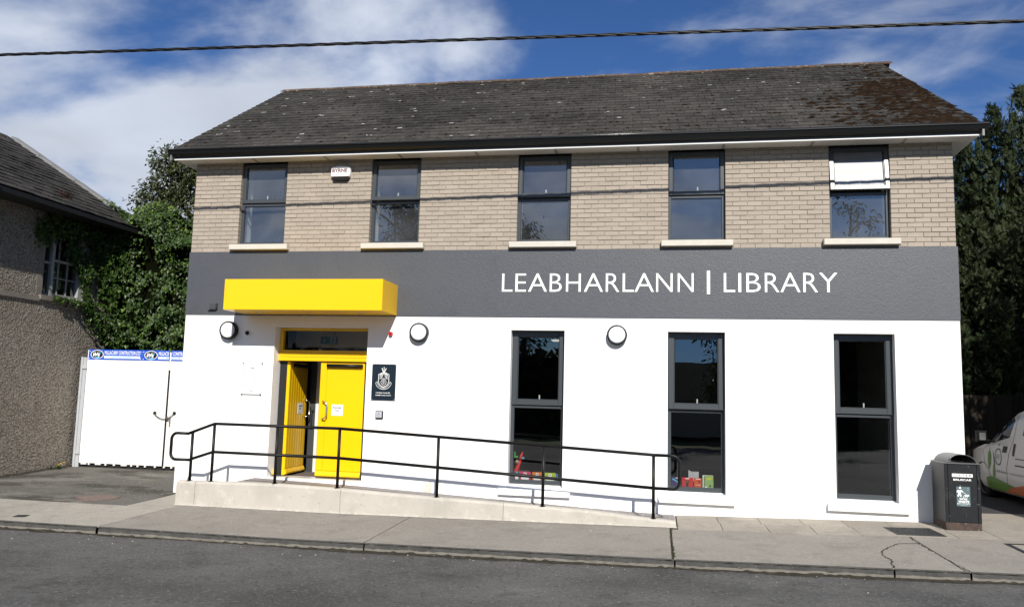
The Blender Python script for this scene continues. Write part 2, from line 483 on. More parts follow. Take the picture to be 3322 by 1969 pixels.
MT['coping'] = M('lead_verge_coping', (0.20, 0.20, 0.195), 0.7, 0.3, noise=(3, 5, 0.45, 0.7, (0.13, 0.13, 0.125), 0.8), bump=(30, 0.3, 0.01))
MT['stone'] = M('stone_band', (0.20, 0.18, 0.155), 0.9, 0.1, noise=(6, 5, 0.4, 0.7, (0.13, 0.115, 0.1), 0.7), bump=(40, 0.4, 0.006))
MT['dimmed_old_white'] = M('dimmed_flaking_white', (0.30, 0.305, 0.30), 0.6, 0.3, noise=(9, 5, 0.55, 0.7, (0.33, 0.33, 0.32), 0.6))  # white paint darkened to stand for the shadow over the house window
MT['hoarding'] = M('white_hoarding_sheet', (0.80, 0.79, 0.76), 0.5, 0.35, noise=(1.2, 4, 0.5, 0.8, (0.72, 0.70, 0.66), 0.4))
MT['galv'] = M('galvanised_post', (0.42, 0.43, 0.45), 0.5, 0.4, noise=(6, 4, 0.45, 0.7, (0.34, 0.35, 0.37), 0.6))
MT['sign_blue'] = M('sign_blue', (0.018, 0.085, 0.50), 0.5, 0.3)
MT['sign_black'] = M('sign_black', (0.008, 0.008, 0.008), 0.5)
MT['sign_cyan'] = M('sign_cyan', (0.04, 0.42, 0.80), 0.5)
MT['sign_pale'] = M('sign_pale_blue', (0.66, 0.74, 0.80), 0.5)
MT['white_print'] = M('white_print', (0.84, 0.84, 0.83), 0.5)
MT['ink'] = M('grey_ink', (0.30, 0.30, 0.34), 0.6)
MT['black_ink'] = M('black_ink', (0.015, 0.015, 0.016), 0.6)
MT['plaque'] = M('navy_plaque', (0.011, 0.020, 0.030), 0.25, 0.5)
MT['red'] = M('red_plastic', (0.50, 0.012, 0.018), 0.3, 0.5)
MT['maroon'] = M('maroon_print', (0.09, 0.004, 0.007), 0.5)
MT['lamp_white'] = M('opal_diffuser', (0.72, 0.74, 0.75), 0.35, 0.5)
MT['black_plastic'] = M('black_plastic', (0.006, 0.006, 0.0065), 0.45, 0.3)
MT['dark_grey_paint'] = M('dark_grey_paint', (0.055, 0.056, 0.062), 0.4, 0.5)
MT['bin'] = M('bin_black_paint', (0.0095, 0.0105, 0.0125), 0.45, 0.35, noise=[(5, 5, 0.55, 0.75, (0.035, 0.037, 0.04), 0.7), (24, 4, 0.66, 0.71, (0.20, 0.19, 0.18), 0.6)], bump=(20, 0.15, 0.005))
MT['bin_rust'] = M('rusty_bin_base', (0.075, 0.052, 0.043), 0.8, 0.2, noise=[(14, 5, 0.45, 0.62, (0.035, 0.032, 0.03), 0.8), (30, 4, 0.6, 0.68, (0.27, 0.2, 0.16), 0.5)], bump=(40, 0.4, 0.005))
MT['bin_grey'] = M('bin_grey_hood', (0.10, 0.10, 0.102), 0.4, 0.5, noise=(6, 4, 0.5, 0.75, (0.15, 0.15, 0.15), 0.6))
MT['sticker'] = M('teal_sticker', (0.085, 0.13, 0.14), 0.45, 0.4)
def leafmat(name, c, c2, rough=0.45, spec=0.5, trans=0.25):
    m = M(name, c, rough, spec, noise=(1.6, 3, 0.4, 0.65, c2, 0.8), island=0.45)
    t = m.node_tree; b = t.nodes['Principled BSDF']; out = t.nodes['Material Output']
    tl = t.nodes.new('ShaderNodeBsdfTranslucent')
    mixs = t.nodes.new('ShaderNodeMixShader'); mixs.inputs[0].default_value = trans
    src = b.inputs['Base Color'].links[0].from_socket
    t.links.new(src, tl.inputs[0])
    t.links.new(b.outputs[0], mixs.inputs[1]); t.links.new(tl.outputs[0], mixs.inputs[2]); t.links.new(mixs.outputs[0], out.inputs[0])
    return m
MT['ivy'] = leafmat('ivy_leaf', (0.036, 0.072, 0.011), (0.018, 0.040, 0.008), 0.42, 0.35)
MT['ivy_young'] = leafmat('young_ivy_leaf', (0.11, 0.165, 0.022), (0.07, 0.115, 0.016), 0.45, 0.35, 0.35)
MT['inner_shade'] = M('inner_shade_black', (0.004, 0.005, 0.002), 1.0, 0.0, bump=(20, 0.6, 0.02))  # near-black that paints the deep shade inside ivy, hedges and conifers
MT['bark'] = M('bark', (0.11, 0.09, 0.07), 0.95, 0.1, noise=(8, 4, 0.4, 0.7, (0.06, 0.05, 0.04), 0.7), bump=(20, 0.7, 0.02))
MT['evergreen'] = leafmat('evergreen_leaf', (0.060, 0.072, 0.022), (0.030, 0.042, 0.014), 0.4, 0.5)
MT['conifer'] = leafmat('conifer_spray', (0.024, 0.036, 0.009), (0.012, 0.021, 0.006), 0.7, 0.3, 0.15)
MT['gum'] = leafmat('hanging_leaf', (0.055, 0.075, 0.028), (0.03, 0.045, 0.018), 0.5, 0.4)
MT['fence'] = M('dark_fence_board', (0.030, 0.024, 0.019), 0.9, 0.1, noise=(7, 4, 0.4, 0.7, (0.022, 0.018, 0.014), 0.7), rand=0.2, bump=(30, 0.4, 0.006))
MT['van'] = M('silver_white_van_paint', (0.56, 0.53, 0.49), 0.3, 0.5, coat=0.4, noise=(2.0, 3, 0.45, 0.75, (0.50, 0.47, 0.43), 0.5))
MT['van_glass'] = M('van_side_glass', (0.012, 0.012, 0.012), 0.08, 0.25)
MT['rubber'] = M('tyre_rubber', (0.012, 0.012, 0.012), 0.85, 0.2)
MT['alloy'] = M('grey_wheel_trim', (0.10, 0.10, 0.105), 0.45, 0.5)
MT['van_green'] = M('van_green_print', (0.085, 0.19, 0.015), 0.4)
MT['van_orange'] = M('van_orange_print', (0.42, 0.10, 0.025), 0.4)
MT['cable'] = M('cable_sheath', (0.010, 0.010, 0.010), 0.45, 0.3)
MT['chain'] = M('chain_steel', (0.16, 0.155, 0.145), 0.45, 0.5, metal=0.7)
MT['exit_green'] = M('exit_green', (0.004, 0.05, 0.025), 0.5)
MT['render_house'] = M('cream_house_render', (0.42, 0.40, 0.36), 0.9, 0.1)

# ------------------------------------------------------------------ ground levels (the street rises gently to the east)
def z1(x):
    return float(np.interp(x, [-60, -8, -2, 3.5, 8.46, 12, 16, 60], [-0.36, -0.345, -0.33, -0.325, -0.266, -0.188, -0.10, 0.1]))
def gz(x, y):
    return z1(x) + 0.0236 * (y + 1.1)
def yk(x):
    return -2.965 - 0.018 * x
KH = 0.100
def roadz(x, y):
    return gz(x, yk(x)) - KH + 0.012 * (yk(x) - y)
def drivez(x, y):
    return gz(x, y) + 0.009 * max(0.0, y + 1.4)
CAM = Vector((8.2146, -12.8101, 1.5075))

def sheet(name, mat, xs, ys, zf, keep=None, parent=None, thick=0.0, jit=0.0, **kw):
    mb = MB()
    nx, ny = len(xs), len(ys)
    for j in range(ny):
        for i in range(nx):
            y = ys[j](xs[i]) if callable(ys[j]) else ys[j]
            mb.v.append((xs[i], y, zf(xs[i], y) + (random.uniform(-jit, jit) if jit else 0)))
    for j in range(ny - 1):
        for i in range(nx - 1):
            if keep and not keep((xs[i] + xs[i + 1]) / 2, (mb.v[j * nx + i][1] + mb.v[(j + 1) * nx + i][1]) / 2):
                continue
            mb.f.append((j * nx + i, j * nx + i + 1, (j + 1) * nx + i + 1, (j + 1) * nx + i))
    if thick:
        # skirt round the open edges
        cnt = {}
        for f in mb.f:
            for a, b in zip(f, f[1:] + f[:1]):
                k = (min(a, b), max(a, b)); cnt[k] = cnt.get(k, 0) + 1
        top = list(mb.v); n = len(top)
        mb.v += [(x, y, z - thick) for x, y, z in top]
        for f in list(mb.f):
            for a, b in zip(f, f[1:] + f[:1]):
                if cnt[(min(a, b), max(a, b))] == 1:
                    mb.f.append((b, a, a + n, b + n))
    return mb.build(name, mat, parent, recalc=False, **kw)

def lin(a, b, st):
    n = max(1, int(round((b - a) / st)))
    return [a + (b - a) * i / n for i in range(n + 1)]

mbg = MB(); mbg.quad((-400, -400, -0.7), (400, -400, -0.7), (400, 400, -0.7), (-400, 400, -0.7))
mbg.build('ground', MT['ground'], recalc=False, kind='structure')
sheet('road', MT['road'], lin(-60, -12, 6) + lin(-11, 24, 0.5) + lin(30, 60, 6), [-17, -12, -9, -7, -5.5, -4.5, lambda x: yk(x) - 0.5, yk], roadz, kind='structure')

# pavement: joint bed, cast bays, small slabs, kerbstones
pav = sheet('pavement', MT['crack'], lin(-12, 20, 0.5), [yk, -2.2, -1.2, 0.0, 1.0], lambda x, y: gz(x, y) - 0.014,
            keep=lambda x, y: y < -0.1 or x > 12.4, kind='structure')
def bay(x0, x1, y0, y1, mat, name='slab', keep=None, st=0.3):
    ny = max(2, int((y1 - yk((x0 + x1) / 2)) / st)) if y0 is None else max(2, int((y1 - y0) / st))
    ys = [(lambda x, k=k: (yk(x) + 0.034) * (1 - k / ny) + y1 * (k / ny)) if y0 is None else y0 + (y1 - y0) * k / ny for k in range(ny + 1)]
    return sheet(name, mat, lin(x0, x1, st), ys, gz, keep, pav, thick=0.014, jit=0.0012)
bay(0.835, 4.595, None, -1.1, MT['pave'])
bay(4.612, 8.375, None, -1.1, MT['pave'])
bay(8.405, 11.485, None, -1.215, MT['pave'])
bay(11.50, 14.2, None, -1.215, MT['pave'])
bay(14.22, 19.5, None, -1.215, MT['pave'])
bay(-6.0, 0.82, None, -1.37, MT['pave_pale'])
bay(-12.0, -6.02, None, -1.37, MT['pave'])
bay(0.09, 0.735, -1.36, 0.0, MT['pave_pale'])
bay(0.738, 0.83, -1.362, -1.08, MT['pave_pale'], st=0.09)
# small slabs against the wall, right of the ramp
xs_ = [8.49, 9.085, 9.68, 10.275, 10.87, 11.47, 12.06, 12.62]
for a, b in zip(xs_, xs_[1:]):
    bay(a + 0.004, b - 0.004, -0.590, -0.003, MT['slab'], 'paving_slab', st=0.6)
for a, b in zip([8.49, 9.10, 9.72, 10.33, 10.90, 11.49, 12.10, 12.62], [9.10, 9.72, 10.33, 10.90, 11.49, 12.10, 12.62]):
    bay(a + 0.004, b - 0.004, -1.205, -0.600, MT['slab'], 'paving_slab', st=0.6)
bay(12.625, 16.0, -1.205, 1.0, MT['slab'])

# kerb
kerb = sheet('kerb', MT['crack'], lin(-12, 20, 0.5), [lambda x: yk(x) + 0.012, lambda x: yk(x) + 0.055], lambda x, y: gz(x, y) - 0.012, kind='structure')
def kerbstone(x0, x1, fm):
    n = int((x1 - x0) / 0.06)
    top, face = MB(), MB()
    for i in range(n + 1):
        x = x0 + (x1 - x0) * i / n
        w = random.gauss(0, 0.0035); c = abs(random.gauss(0, 0.004)); y = yk(x); z = gz(x, y)
        zl = z - 0.064 + random.gauss(0, 0.004)
        top.v += [(x, y + 0.033, z - 0.001), (x, y + 0.024 + c * .5, z - 0.001), (x, y + 0.010 + w, z - 0.010 - c), (x, y + w, zl)]
        face.v += [(x, y + w, zl), (x, y + 0.004 + w * .5, z - 0.13)]
        if i < n:
            for k in range(3):
                top.f.append((i * 4 + k, i * 4 + k + 1, i * 4 + k + 5, i * 4 + k + 4))
            face.f.append((i * 2, i * 2 + 1, i * 2 + 3, i * 2 + 2))
    t = top.build('kerbstone', MT['kerb'], kerb, recalc=False)
    face.build('kerb_face', fm, t, recalc=False)
for a, b, fm in ((-11.9, -3.2, 0), (-3.19, 0.80, 0), (0.84, 4.60, 0), (4.62, 8.40, 0), (8.42, 10.76, 0), (10.78, 11.53, 0), (11.55, 14.6, 0), (14.62, 19, 0)):
    kerbstone(a, b, MT['kerb_face'])
# damp moss and grit along the foot of the kerb
mb = MB()
xs_ = lin(-11.5, 19, 0.05)
wd = 0.07
for i, x in enumerate(xs_):
    wd = min(0.15, max(0.025, wd + random.gauss(0, 0.013)))
    y = yk(x)
    mb.v += [(x, y + 0.008, roadz(x, y) + 0.006 + random.random() ** 4 * 0.022), (x, y - wd * 0.45, roadz(x, y) + 0.010), (x, y - wd, roadz(x, y) + 0.003)]
    if i:
        b = i * 3
        mb.f += [(b - 3, b - 2, b + 1, b), (b - 2, b - 1, b + 2, b + 1)]
mb.build('gutter_moss', MT['gutter_dirt'], recalc=False, kind='stuff')
# cracks across the right-hand bay
def crack(pts, w):
    mb = MB(); P = []
    for (a, b) in zip(pts, pts[1:]):
        n = max(2, int(math.dist(a, b) / 0.035))
        for i in range(n):
            t = i / n
            P.append((a[0] + (b[0] - a[0]) * t + random.gauss(0, 0.009), a[1] + (b[1] - a[1]) * t + random.gauss(0, 0.007)))
    P.append(pts[-1])
    for i, (x, y) in enumerate(P):
        q = P[min(i + 1, len(P) - 1)]; r = P[max(i - 1, 0)]
        d = Vector((q[0] - r[0], q[1] - r[1])); d.normalize(); nx, ny = -d.y, d.x
        ww = w * random.uniform(0.45, 1.25)
        mb.v += [(x + nx * ww, y + ny * ww, gz(x, y) + 0.0045), (x - nx * ww, y - ny * ww, gz(x, y) + 0.0045)]
        if i:
            mb.f.append((2 * i - 2, 2 * i - 1, 2 * i + 1, 2 * i))
    return mb.build('crack', MT['crack'], pav, recalc=False)
crack([(11.457, -1.664), (11.20, -1.72), (11.02, -1.98), (10.88, -2.22), (10.83, -2.50), (10.86, -2.72), (10.77, -3.12)], 0.010)
crack([(11.485, -1.21), (11.46, -1.45), (11.457, -1.664), (11.49, -2.2), (11.50, -2.8), (11.535, -3.16)], 0.007)
crack([(8.405, -1.25), (8.38, -1.7), (8.40, -2.3), (8.41, -3.0)], 0.008)

# driveways
def kd(x, y):
    return x < 0.085 and y > -1.375
sheet('driveway', MT['drive'], lin(-12, 0.085, 0.4), [-1.375, -1.0, -0.5, 0, 0.6, 1.2, 2, 3, 4.5, 7, 10], drivez, kind='structure')
sheet('side_drive', MT['dark_drive'], lin(12.3, 24, 0.6), [1.005, 2, 4, 7, 10, 14], gz, kind='structure')
# moss strip where the drive meets the house wall
mb = MB(); xs_ = lin(-2, 3.2, 0.05)
for i, y in enumerate(xs_):
    w = random.uniform(0.03, 0.14)
    mb.v += [(-4.105, y, drivez(-4.1, y) + 0.03), (-4.1 + w, y, drivez(-4.1, y) + 0.006)]
    if i:
        mb.f.append((2 * i - 2, 2 * i - 1, 2 * i + 1, 2 * i))
mb.build('wall_foot_moss', MT['gutter_dirt'], recalc=False, kind='stuff')
# leaves and grit caught in the gutter and by the walls
mb = MB()
for _ in range(420):
    if random.random() < 0.6:
        x = random.uniform(-3, 13.5); y = yk(x) - abs(random.gauss(0, 0.35)) - 0.02; z = roadz(x, y)
    elif random.random() < 0.5:
        x = random.uniform(-4, 0.0); y = random.uniform(-1.2, 2.4); z = drivez(x, y)
    else:
        x = random.uniform(0.9, 13); y = random.uniform(yk(x) + 0.1, -1.15); z = gz(x, y)
    s_ = random.uniform(0.004, 0.013); a = random.random() * 6.28
    c_, d_ = math.cos(a) * s_, math.sin(a) * s_ * 0.7
    mb.quad((x - c_, y - d_, z + 0.004), (x + d_, y - c_, z + 0.004 + s_ * 0.6), (x + c_, y + d_, z + 0.006), (x - d_, y + c_, z + 0.004))
mb.build('grit', MT['concrete'], recalc=False, kind='stuff')

# ------------------------------------------------------------------ library
LW = 12.60
lib = thing('library_building', 'two-storey library with white ground floor, grey lettered band and buff brick upper storey', 'library', (6.3, 0, -0.2))
def wall_open(mb, x0, x1, z0, z1_, y0, y1, ops):
    xs = sorted({x0, x1} | {q for o in ops for q in o[:2]})
    for a, b in zip(xs, xs[1:]):
        z = z0
        for o in sorted([o for o in ops if o[0] < b - 1e-6 and o[1] > a + 1e-6], key=lambda o: o[2]):
            if o[2] > z + 1e-6:
                mb.box(a, b, y0, y1, z, o[2])
            z = o[3]
        if z1_ > z + 1e-6:
            mb.box(a, b, y0, y1, z, z1_)
    return mb
UW = [(0.884, 1.761), (3.323, 4.210), (5.893, 6.787), (8.357, 9.250), (10.813, 11.702)]
DW = [(5.846, 6.724), (8.359, 9.233), (10.830, 11.701)]
UZ0, UZ1, DZ0, DZ1 = 4.032, 5.512, 0.087, 2.578
DX0, DX1, DZT = 1.705, 3.39, 2.59
DEEP = 8.4
mb = MB()
wall_open(mb, -0.010, 12.612, -0.6, 2.785, 0, 0.30, [(a, b, DZ0, DZ1) for a, b in DW] + [(DX0, DX1, 0.028, DZT)])
mb.box(-0.010, 0.29, 0.3, DEEP, -0.6, 2.785); mb.box(12.312, 12.612, 0.3, DEEP, -0.6, 2.785); mb.box(0.29, 12.312, DEEP - 0.3, DEEP, -0.6, 2.785)
mb.build('ground_floor_wall', MT['white_wall'], lib)
mb = MB(); mb.box(-0.018, 12.620, -0.010, 0.30, 2.786, 3.902)
mb.box(-0.018, 0.29, 0.301, DEEP, 2.786, 3.902); mb.box(12.312, 12.620, 0.301, DEEP, 2.786, 3.902)
mb.build('grey_band', MT['grey_wall'], lib)
mb = MB()
wall_open(mb, 0.004, LW - 0.014, 3.903, 5.515, 0.010, 0.30, [(a - 0.004, b + 0.004, UZ0, UZ1 + 0.01) for a, b in UW])
mb.box(0.004, 0.29, 0.301, DEEP, 3.903, 5.515); mb.box(12.312, LW - 0.014, 0.301, DEEP, 3.903, 5.515); mb.box(0.3, 12.3, DEEP - 0.3, DEEP, 2.79, 5.515)
# gable triangles
for xa, xb in ((0.004, 0.25), (12.35, LW - 0.014)):
    mb.prism([(0.02, 5.516), (DEEP, 5.516), (4.2, 8.18)], 'x', xa, xb)
mb.build('mortar_wall', MT['mortar'], lib)

# bricks: one object each for the 300 nearest, the rest joined
def brick_shape(w):
    q = MB(); q.cbox(-0.001, w + 0.001, 0, 0.10, -0.001, 0.066, 0.004)
    return q
BM = {w: mesh_of('brick', brick_shape(w).v, brick_shape(w).f, MT['brick']) for w in (0.215, 0.1025)}
bricks = []
piers = [(0.0, UW[0][0], 4), (UW[0][1], UW[1][0], 7), (UW[1][1], UW[2][0], 7.5), (UW[2][1], UW[3][0], 7), (UW[3][1], UW[4][0], 7), (UW[4][1], LW, 4)]
for (a, b, n) in piers:
    pitch = (b - a + 0.01) / n
    for row in range(22):
        z = 3.905 + row * 0.075
        h = 0.065 if row < 21 else 0.036
        half = (row % 2 == 1)
        if n == 7.5:
            ws = [1] * 7 + [.5] if not half else [.5] + [1] * 7
        else:
            ws = [1] * int(n) if not half else [.5] + [1] * (int(n) - 1) + [.5]
        x = a
        for w in ws:
            x1_ = x + w * pitch - 0.01
            clash = row < 2 and any(x1_ > wa - 0.112 and x < wb + 0.112 for wa, wb in UW)
            if clash:
                # cut the brick back to the sill end
                for wa, wb in UW:
                    if x < wa - 0.112 < x1_:
                        if wa - 0.122 - x > 0.03: bricks.append((x, wa - 0.122, z, h))
                    if x < wb + 0.112 < x1_:
                        if x1_ - wb - 0.122 > 0.03: bricks.append((wb + 0.122, x1_, z, h))
            else:
                bricks.append((x, x1_, z, h))
            x += w * pitch
bricks.sort(key=lambda q: (Vector(((q[0] + q[1]) / 2, 0, q[2])) - CAM).length - (q[1] - q[0]) * 4)
rest = MB()
for i, (xa, xb, z, h) in enumerate(bricks):
    jy, jz = random.gauss(0, 0.0018), random.gauss(0, 0.0009)
    w = xb - xa
    if i < 300:
        base = 0.215 if w > 0.16 else 0.1025
        link('brick', BM[base], lib, loc=(xa, jy, z + jz), rot=(0, random.gauss(0, 0.003), random.gauss(0, 0.004)), scale=(w / base, 1, h / 0.065))
    else:
        rest.cbox(xa - .001, xb + .001, jy, 0.10, z + jz - .001, z + jz + h + .001, 0.004)
rest.build('brickwork', MT['brick'], lib, kind='stuff')

# interior: floors, back walls, dark rooms
mb = MB()
mb.box(0.30, 12.30, 0.301, DEEP - 0.31, -0.2, 0.02)
mb.box(0.30, 12.30, 0.305, DEEP - 0.31, 2.90, 3.30)
mb.box(0.30, 12.30, 0.305, DEEP - 0.31, 5.52, 5.58)
mb.box(4.3, 4.42, 0.31, 7.9, 0.03, 2.89); mb.box(7.5, 7.6, 2.5, 7.9, 0.03, 2.89)
for x in (2.5, 5.1, 7.6, 10.1):
    mb.box(x, x + 0.1, 0.31, 7.9, 3.31, 5.5)
mb.box(0.31, 12.29, 5.0, 5.1, 0.03, 2.89); mb.box(0.31, 12.29, 4.6, 4.7, 3.31, 5.5)
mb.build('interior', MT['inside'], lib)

# roof
EY, EZ, RY, RZ = -0.375, 5.655, 4.2, 8.545
SL = math.hypot(RY - EY, RZ - EZ); PITCH = math.atan2(RZ - EZ, RY - EY)
XL0, XL1, XR0, XR1 = -0.30, -0.55, 12.92, 12.715
def roofpt(x, s, n=0.0):
    return (x, EY + s * math.cos(PITCH) - n * math.sin(PITCH), EZ + s * math.sin(PITCH) + n * math.cos(PITCH))
def vx(s):
    t = s / SL
    return XL0 + (XL1 - XL0) * t, XR0 + (XR1 - XR0) * t
mb = MB()
a0, a1 = vx(0); b0, b1 = vx(SL)
top = [roofpt(a0 + .02, 0.02, -0.012), roofpt(a1 - .02, 0.02, -0.012), roofpt(b1 - .02, SL, -0.012), roofpt(b0 + .02, SL, -0.012)]
bot = [(p[0], p[1], p[2] - 0.09) for p in top]
mb.hexa(bot + top)
back = [(b0 + .02, RY, RZ - 0.012), (b1 - .02, RY, RZ - 0.012), (a1 - .02, 8.8, EZ - .012), (a0 + .02, 8.8, EZ - .012)]
mb.hexa([(p[0], p[1], p[2] - 0.09) for p in back] + back)
mb.build('roof', MT['slate'], lib)
GA = 0.232
slates = []
nrow = int(math.ceil(SL / GA))
for r in range(nrow):
    s0 = r * GA
    x0, x1 = vx(s0)
    x = x0 - (0.15 if r % 2 else 0.0)
    while x < x1 - 0.02:
        xa, xb = max(x, x0), min(x + 0.30, x1)
        if xb - xa > 0.03:
            slates.append((xa, xb, s0, min(GA + 0.06, SL - s0 + 0.02)))
        x += 0.30
slates.sort(key=lambda q: (Vector(roofpt((q[0] + q[1]) / 2, q[2])) - CAM).length - (q[1] - q[0]) * 3)
SM = []
for k in range(4):
    q = MB(); e = [random.uniform(-0.004, 0.002) for _ in range(4)]
    q.hexa([(0.004, e[0], -0.005), (0.296, e[1], -0.005), (0.296, 0.29, -0.005), (0.004, 0.29, -0.005), (0.004, e[0], 0.005), (0.296, e[1], 0.005), (0.296, 0.29, 0.005), (0.004, 0.29, 0.005)])
    SM.append(mesh_of('slate', q.v, q.f, MT['slate']))
rest = MB()
for i, (xa, xb, s0, ln) in enumerate(slates):
    tilt = PITCH - 0.042 + random.gauss(0, 0.003); n = 0.020 + random.gauss(0, 0.001); yaw = random.gauss(0, 0.004)
    sc = ((xb - xa) / 0.30, ln / 0.29, 1)
    if i < 300:
        link('slate', SM[i % 4], lib, loc=roofpt(xa, s0, n), rot=(tilt, 0, yaw), scale=sc)
    else:
        mtx = Matrix.Translation(roofpt(xa, s0, n)) @ Euler((tilt, 0, yaw)).to_matrix().to_4x4() @ Matrix.Diagonal((*sc, 1))
        src = SM[i % 4]
        rest.add([mtx @ q.co for q in src.vertices], [tuple(p.vertices) for p in src.polygons])
rest.build('slating', MT['slate'], lib, kind='stuff')
# moss cushions on the slates, thick by the right verge
mb = MB()
for _ in range(1500):
    s0 = random.uniform(0.05, SL - 0.1); lo, hi = vx(s0)
    if random.random() < 0.66:
        x = hi - abs(random.gauss(0, 1)) * (0.42 + 0.62 * max(0, 1 - abs(s0 - 1.2) / 2.2)) - 0.05
        if s0 > 3.6 and random.random() < 0.9: continue
        sz = random.uniform(0.02, 0.075)
    else:
        x = random.uniform(lo + .1, hi - .1); sz = random.uniform(0.012, 0.034)
        s0 = round(s0 / GA) * GA - 0.01
    if not lo + 0.05 < x < hi - 0.03 or s0 < 0.02: continue
    ring = []
    for k in range(7):
        a = k * 6.283 / 7; q = sz * random.uniform(0.6, 1.2)
        ring.append(roofpt(x + math.cos(a) * q * 1.5, s0 + math.sin(a) * q, 0.020))
    b = len(mb.v); mb.v += ring + [roofpt(x, s0, 0.030 + sz * 0.28)]
    mb.f += [(b + k, b + (k + 1) % 7, b + 7) for k in range(7)]
MT['moss'] = M('brown_roof_moss', (0.018, 0.0105, 0.006), 0.98, 0.03, noise=(9, 4, 0.45, 0.65, (0.010, 0.008, 0.006), 0.8), island=0.4, bump=(60, 0.9, 0.01))
mb.build('roof_moss', MT['moss'], lib, smooth=True, kind='stuff')
mb = MB()
for _ in range(95):
    s0 = random.uniform(0.2, SL - 0.15); lo, hi = vx(s0); x = random.uniform(lo + .2, hi - .3)
    s0 = (math.floor(s0 / GA) + random.uniform(.15, .8)) * GA; rr = random.choice((.020, .024, .028, .036, .048)) * (1.2 if x < 5 else .8); hole = rr > .045
    n_ = 11; b = len(mb.v); k0 = random.random()
    hgt = 0.0302 - 0.042 * (s0 % GA)
    for k in range(n_):
        a = 6.2832 * k / n_; q_ = rr * random.uniform(.75, 1.15)
        for f_ in (1.0, .55 if hole else .02):
            mb.v.append(roofpt(x + math.cos(a) * q_ * f_ * 1.2, s0 + math.sin(a) * q_ * f_, hgt))
    for k in range(n_):
        if hole and random.random() < .25: continue
        i, j = b + 2 * k, b + 2 * ((k + 1) % n_); mb.f.append((i, j, j + 1, i + 1))
MT['lichen'] = M('white_lichen', (0.27, 0.265, 0.245), 0.95, 0.1, island=0.3, noise=(40, 3, 0.5, 0.65, (0.16, 0.15, 0.14), 0.7))
mb.build('roof_lichen', MT['lichen'], lib, recalc=False, kind='stuff')
# ridge tiles
RT = MB()
for sgn in (-1, 1):
    RT.hexa([(0, 0, 0), (0.447, 0, 0), (0.447, sgn * 0.15, -0.098), (0, sgn * 0.15, -0.098), (0, 0, 0.016), (0.447, 0, 0.016), (0.447, sgn * 0.155, -0.082), (0, sgn * 0.155, -0.082)])
RTM = mesh_of('ridge_tile', RT.v, RT.f, MT['ridge'])
x = b0 - 0.03
while x < b1 - 0.1:
    link('ridge_tile', RTM, lib, loc=(x, RY, RZ + 0.036 + random.gauss(0, 0.003)), rot=(0, random.gauss(0, 0.006), 0))
    x += 0.45
# verges
for xa, xb in ((a0, b0), (a1, b1)):
    mb = MB(); w = 0.03 if xa < 1 else -0.03
    for (p, q) in ((roofpt(xa, 0.0), roofpt(xb, SL)), ((xa, 8.8, EZ), (xb, RY, RZ))):
        mb.hexa([(p[0], p[1], p[2] - 0.17), (p[0] + w, p[1], p[2] - 0.17), (q[0] + w, q[1], q[2] - 0.17), (q[0], q[1], q[2] - 0.17), (p[0], p[1], p[2] - 0.004), (p[0] + w, p[1], p[2] - 0.004), (q[0] + w, q[1], q[2] - 0.004), (q[0], q[1], q[2] - 0.004)])
    mb.build('bargeboard', MT['dark_fascia'], lib)
# eaves
mb = MB(); mb.prism([(-0.296, 5.66), (-0.296, 5.574), (-0.350, 5.568), (-0.386, 5.592), (-0.402, 5.650), (-0.418, 5.656), (-0.418, 5.672), (-0.398, 5.672), (-0.380, 5.600), (-0.350, 5.580), (-0.304, 5.586), (-0.304, 5.66)], 'x', -0.335, 12.975)
gut = mb.build('gutter', MT['black_upvc'], lib)
mb = MB(); mb.tube([(-0.335, -0.414, 5.674), (12.975, -0.414, 5.674)], 0.009, 8); MT['lip'] = M('glossy_gutter_lip', (0.02, 0.02, 0.02), 0.22, 0.8)
mb.build('gutter_lip', MT['lip'], gut, smooth=True)
mb = MB(); mb.box(-0.25, 12.88, -0.292, -0.268, 5.535, 5.650); mb.build('fascia_board', MT['dark_fascia'], lib)
mb = MB(); mb.cbox(-0.262, 12.892, -0.303, -0.262, 5.508, 5.530, 0.004); trim = mb.build('soffit_edge_trim', MT['white_upvc'], lib)
mb = MB(); mb.box(-0.25, 12.88, -0.262, 0.004, 5.516, 5.526); mb.box(-0.25, -0.004, 0.005, DEEP, 5.516, 5.526); mb.box(12.604, 12.88, 0.005, DEEP, 5.516, 5.526)
sof = mb.build('soffit', MT['soffit'], lib)
x = 1.18
while x < 12.5:
    mb = MB(); mb.box(x, x + 0.045, -0.2615, 0.0, 5.5135, 5.5158); mb.build('soffit_joint', MT['soffit_trim'], sof)
    x += 1.335
mb = MB()
x = -0.1
while x < 12.8:
    for yy in (-0.03,):
        mb.lathe([(0.007, -0.0006), (0.007, 0.0)], (x, yy, 5.5155), 'z', 6)
    x += 0.125
mb.build('vent_holes', MT['gasket'], sof, kind='stuff')

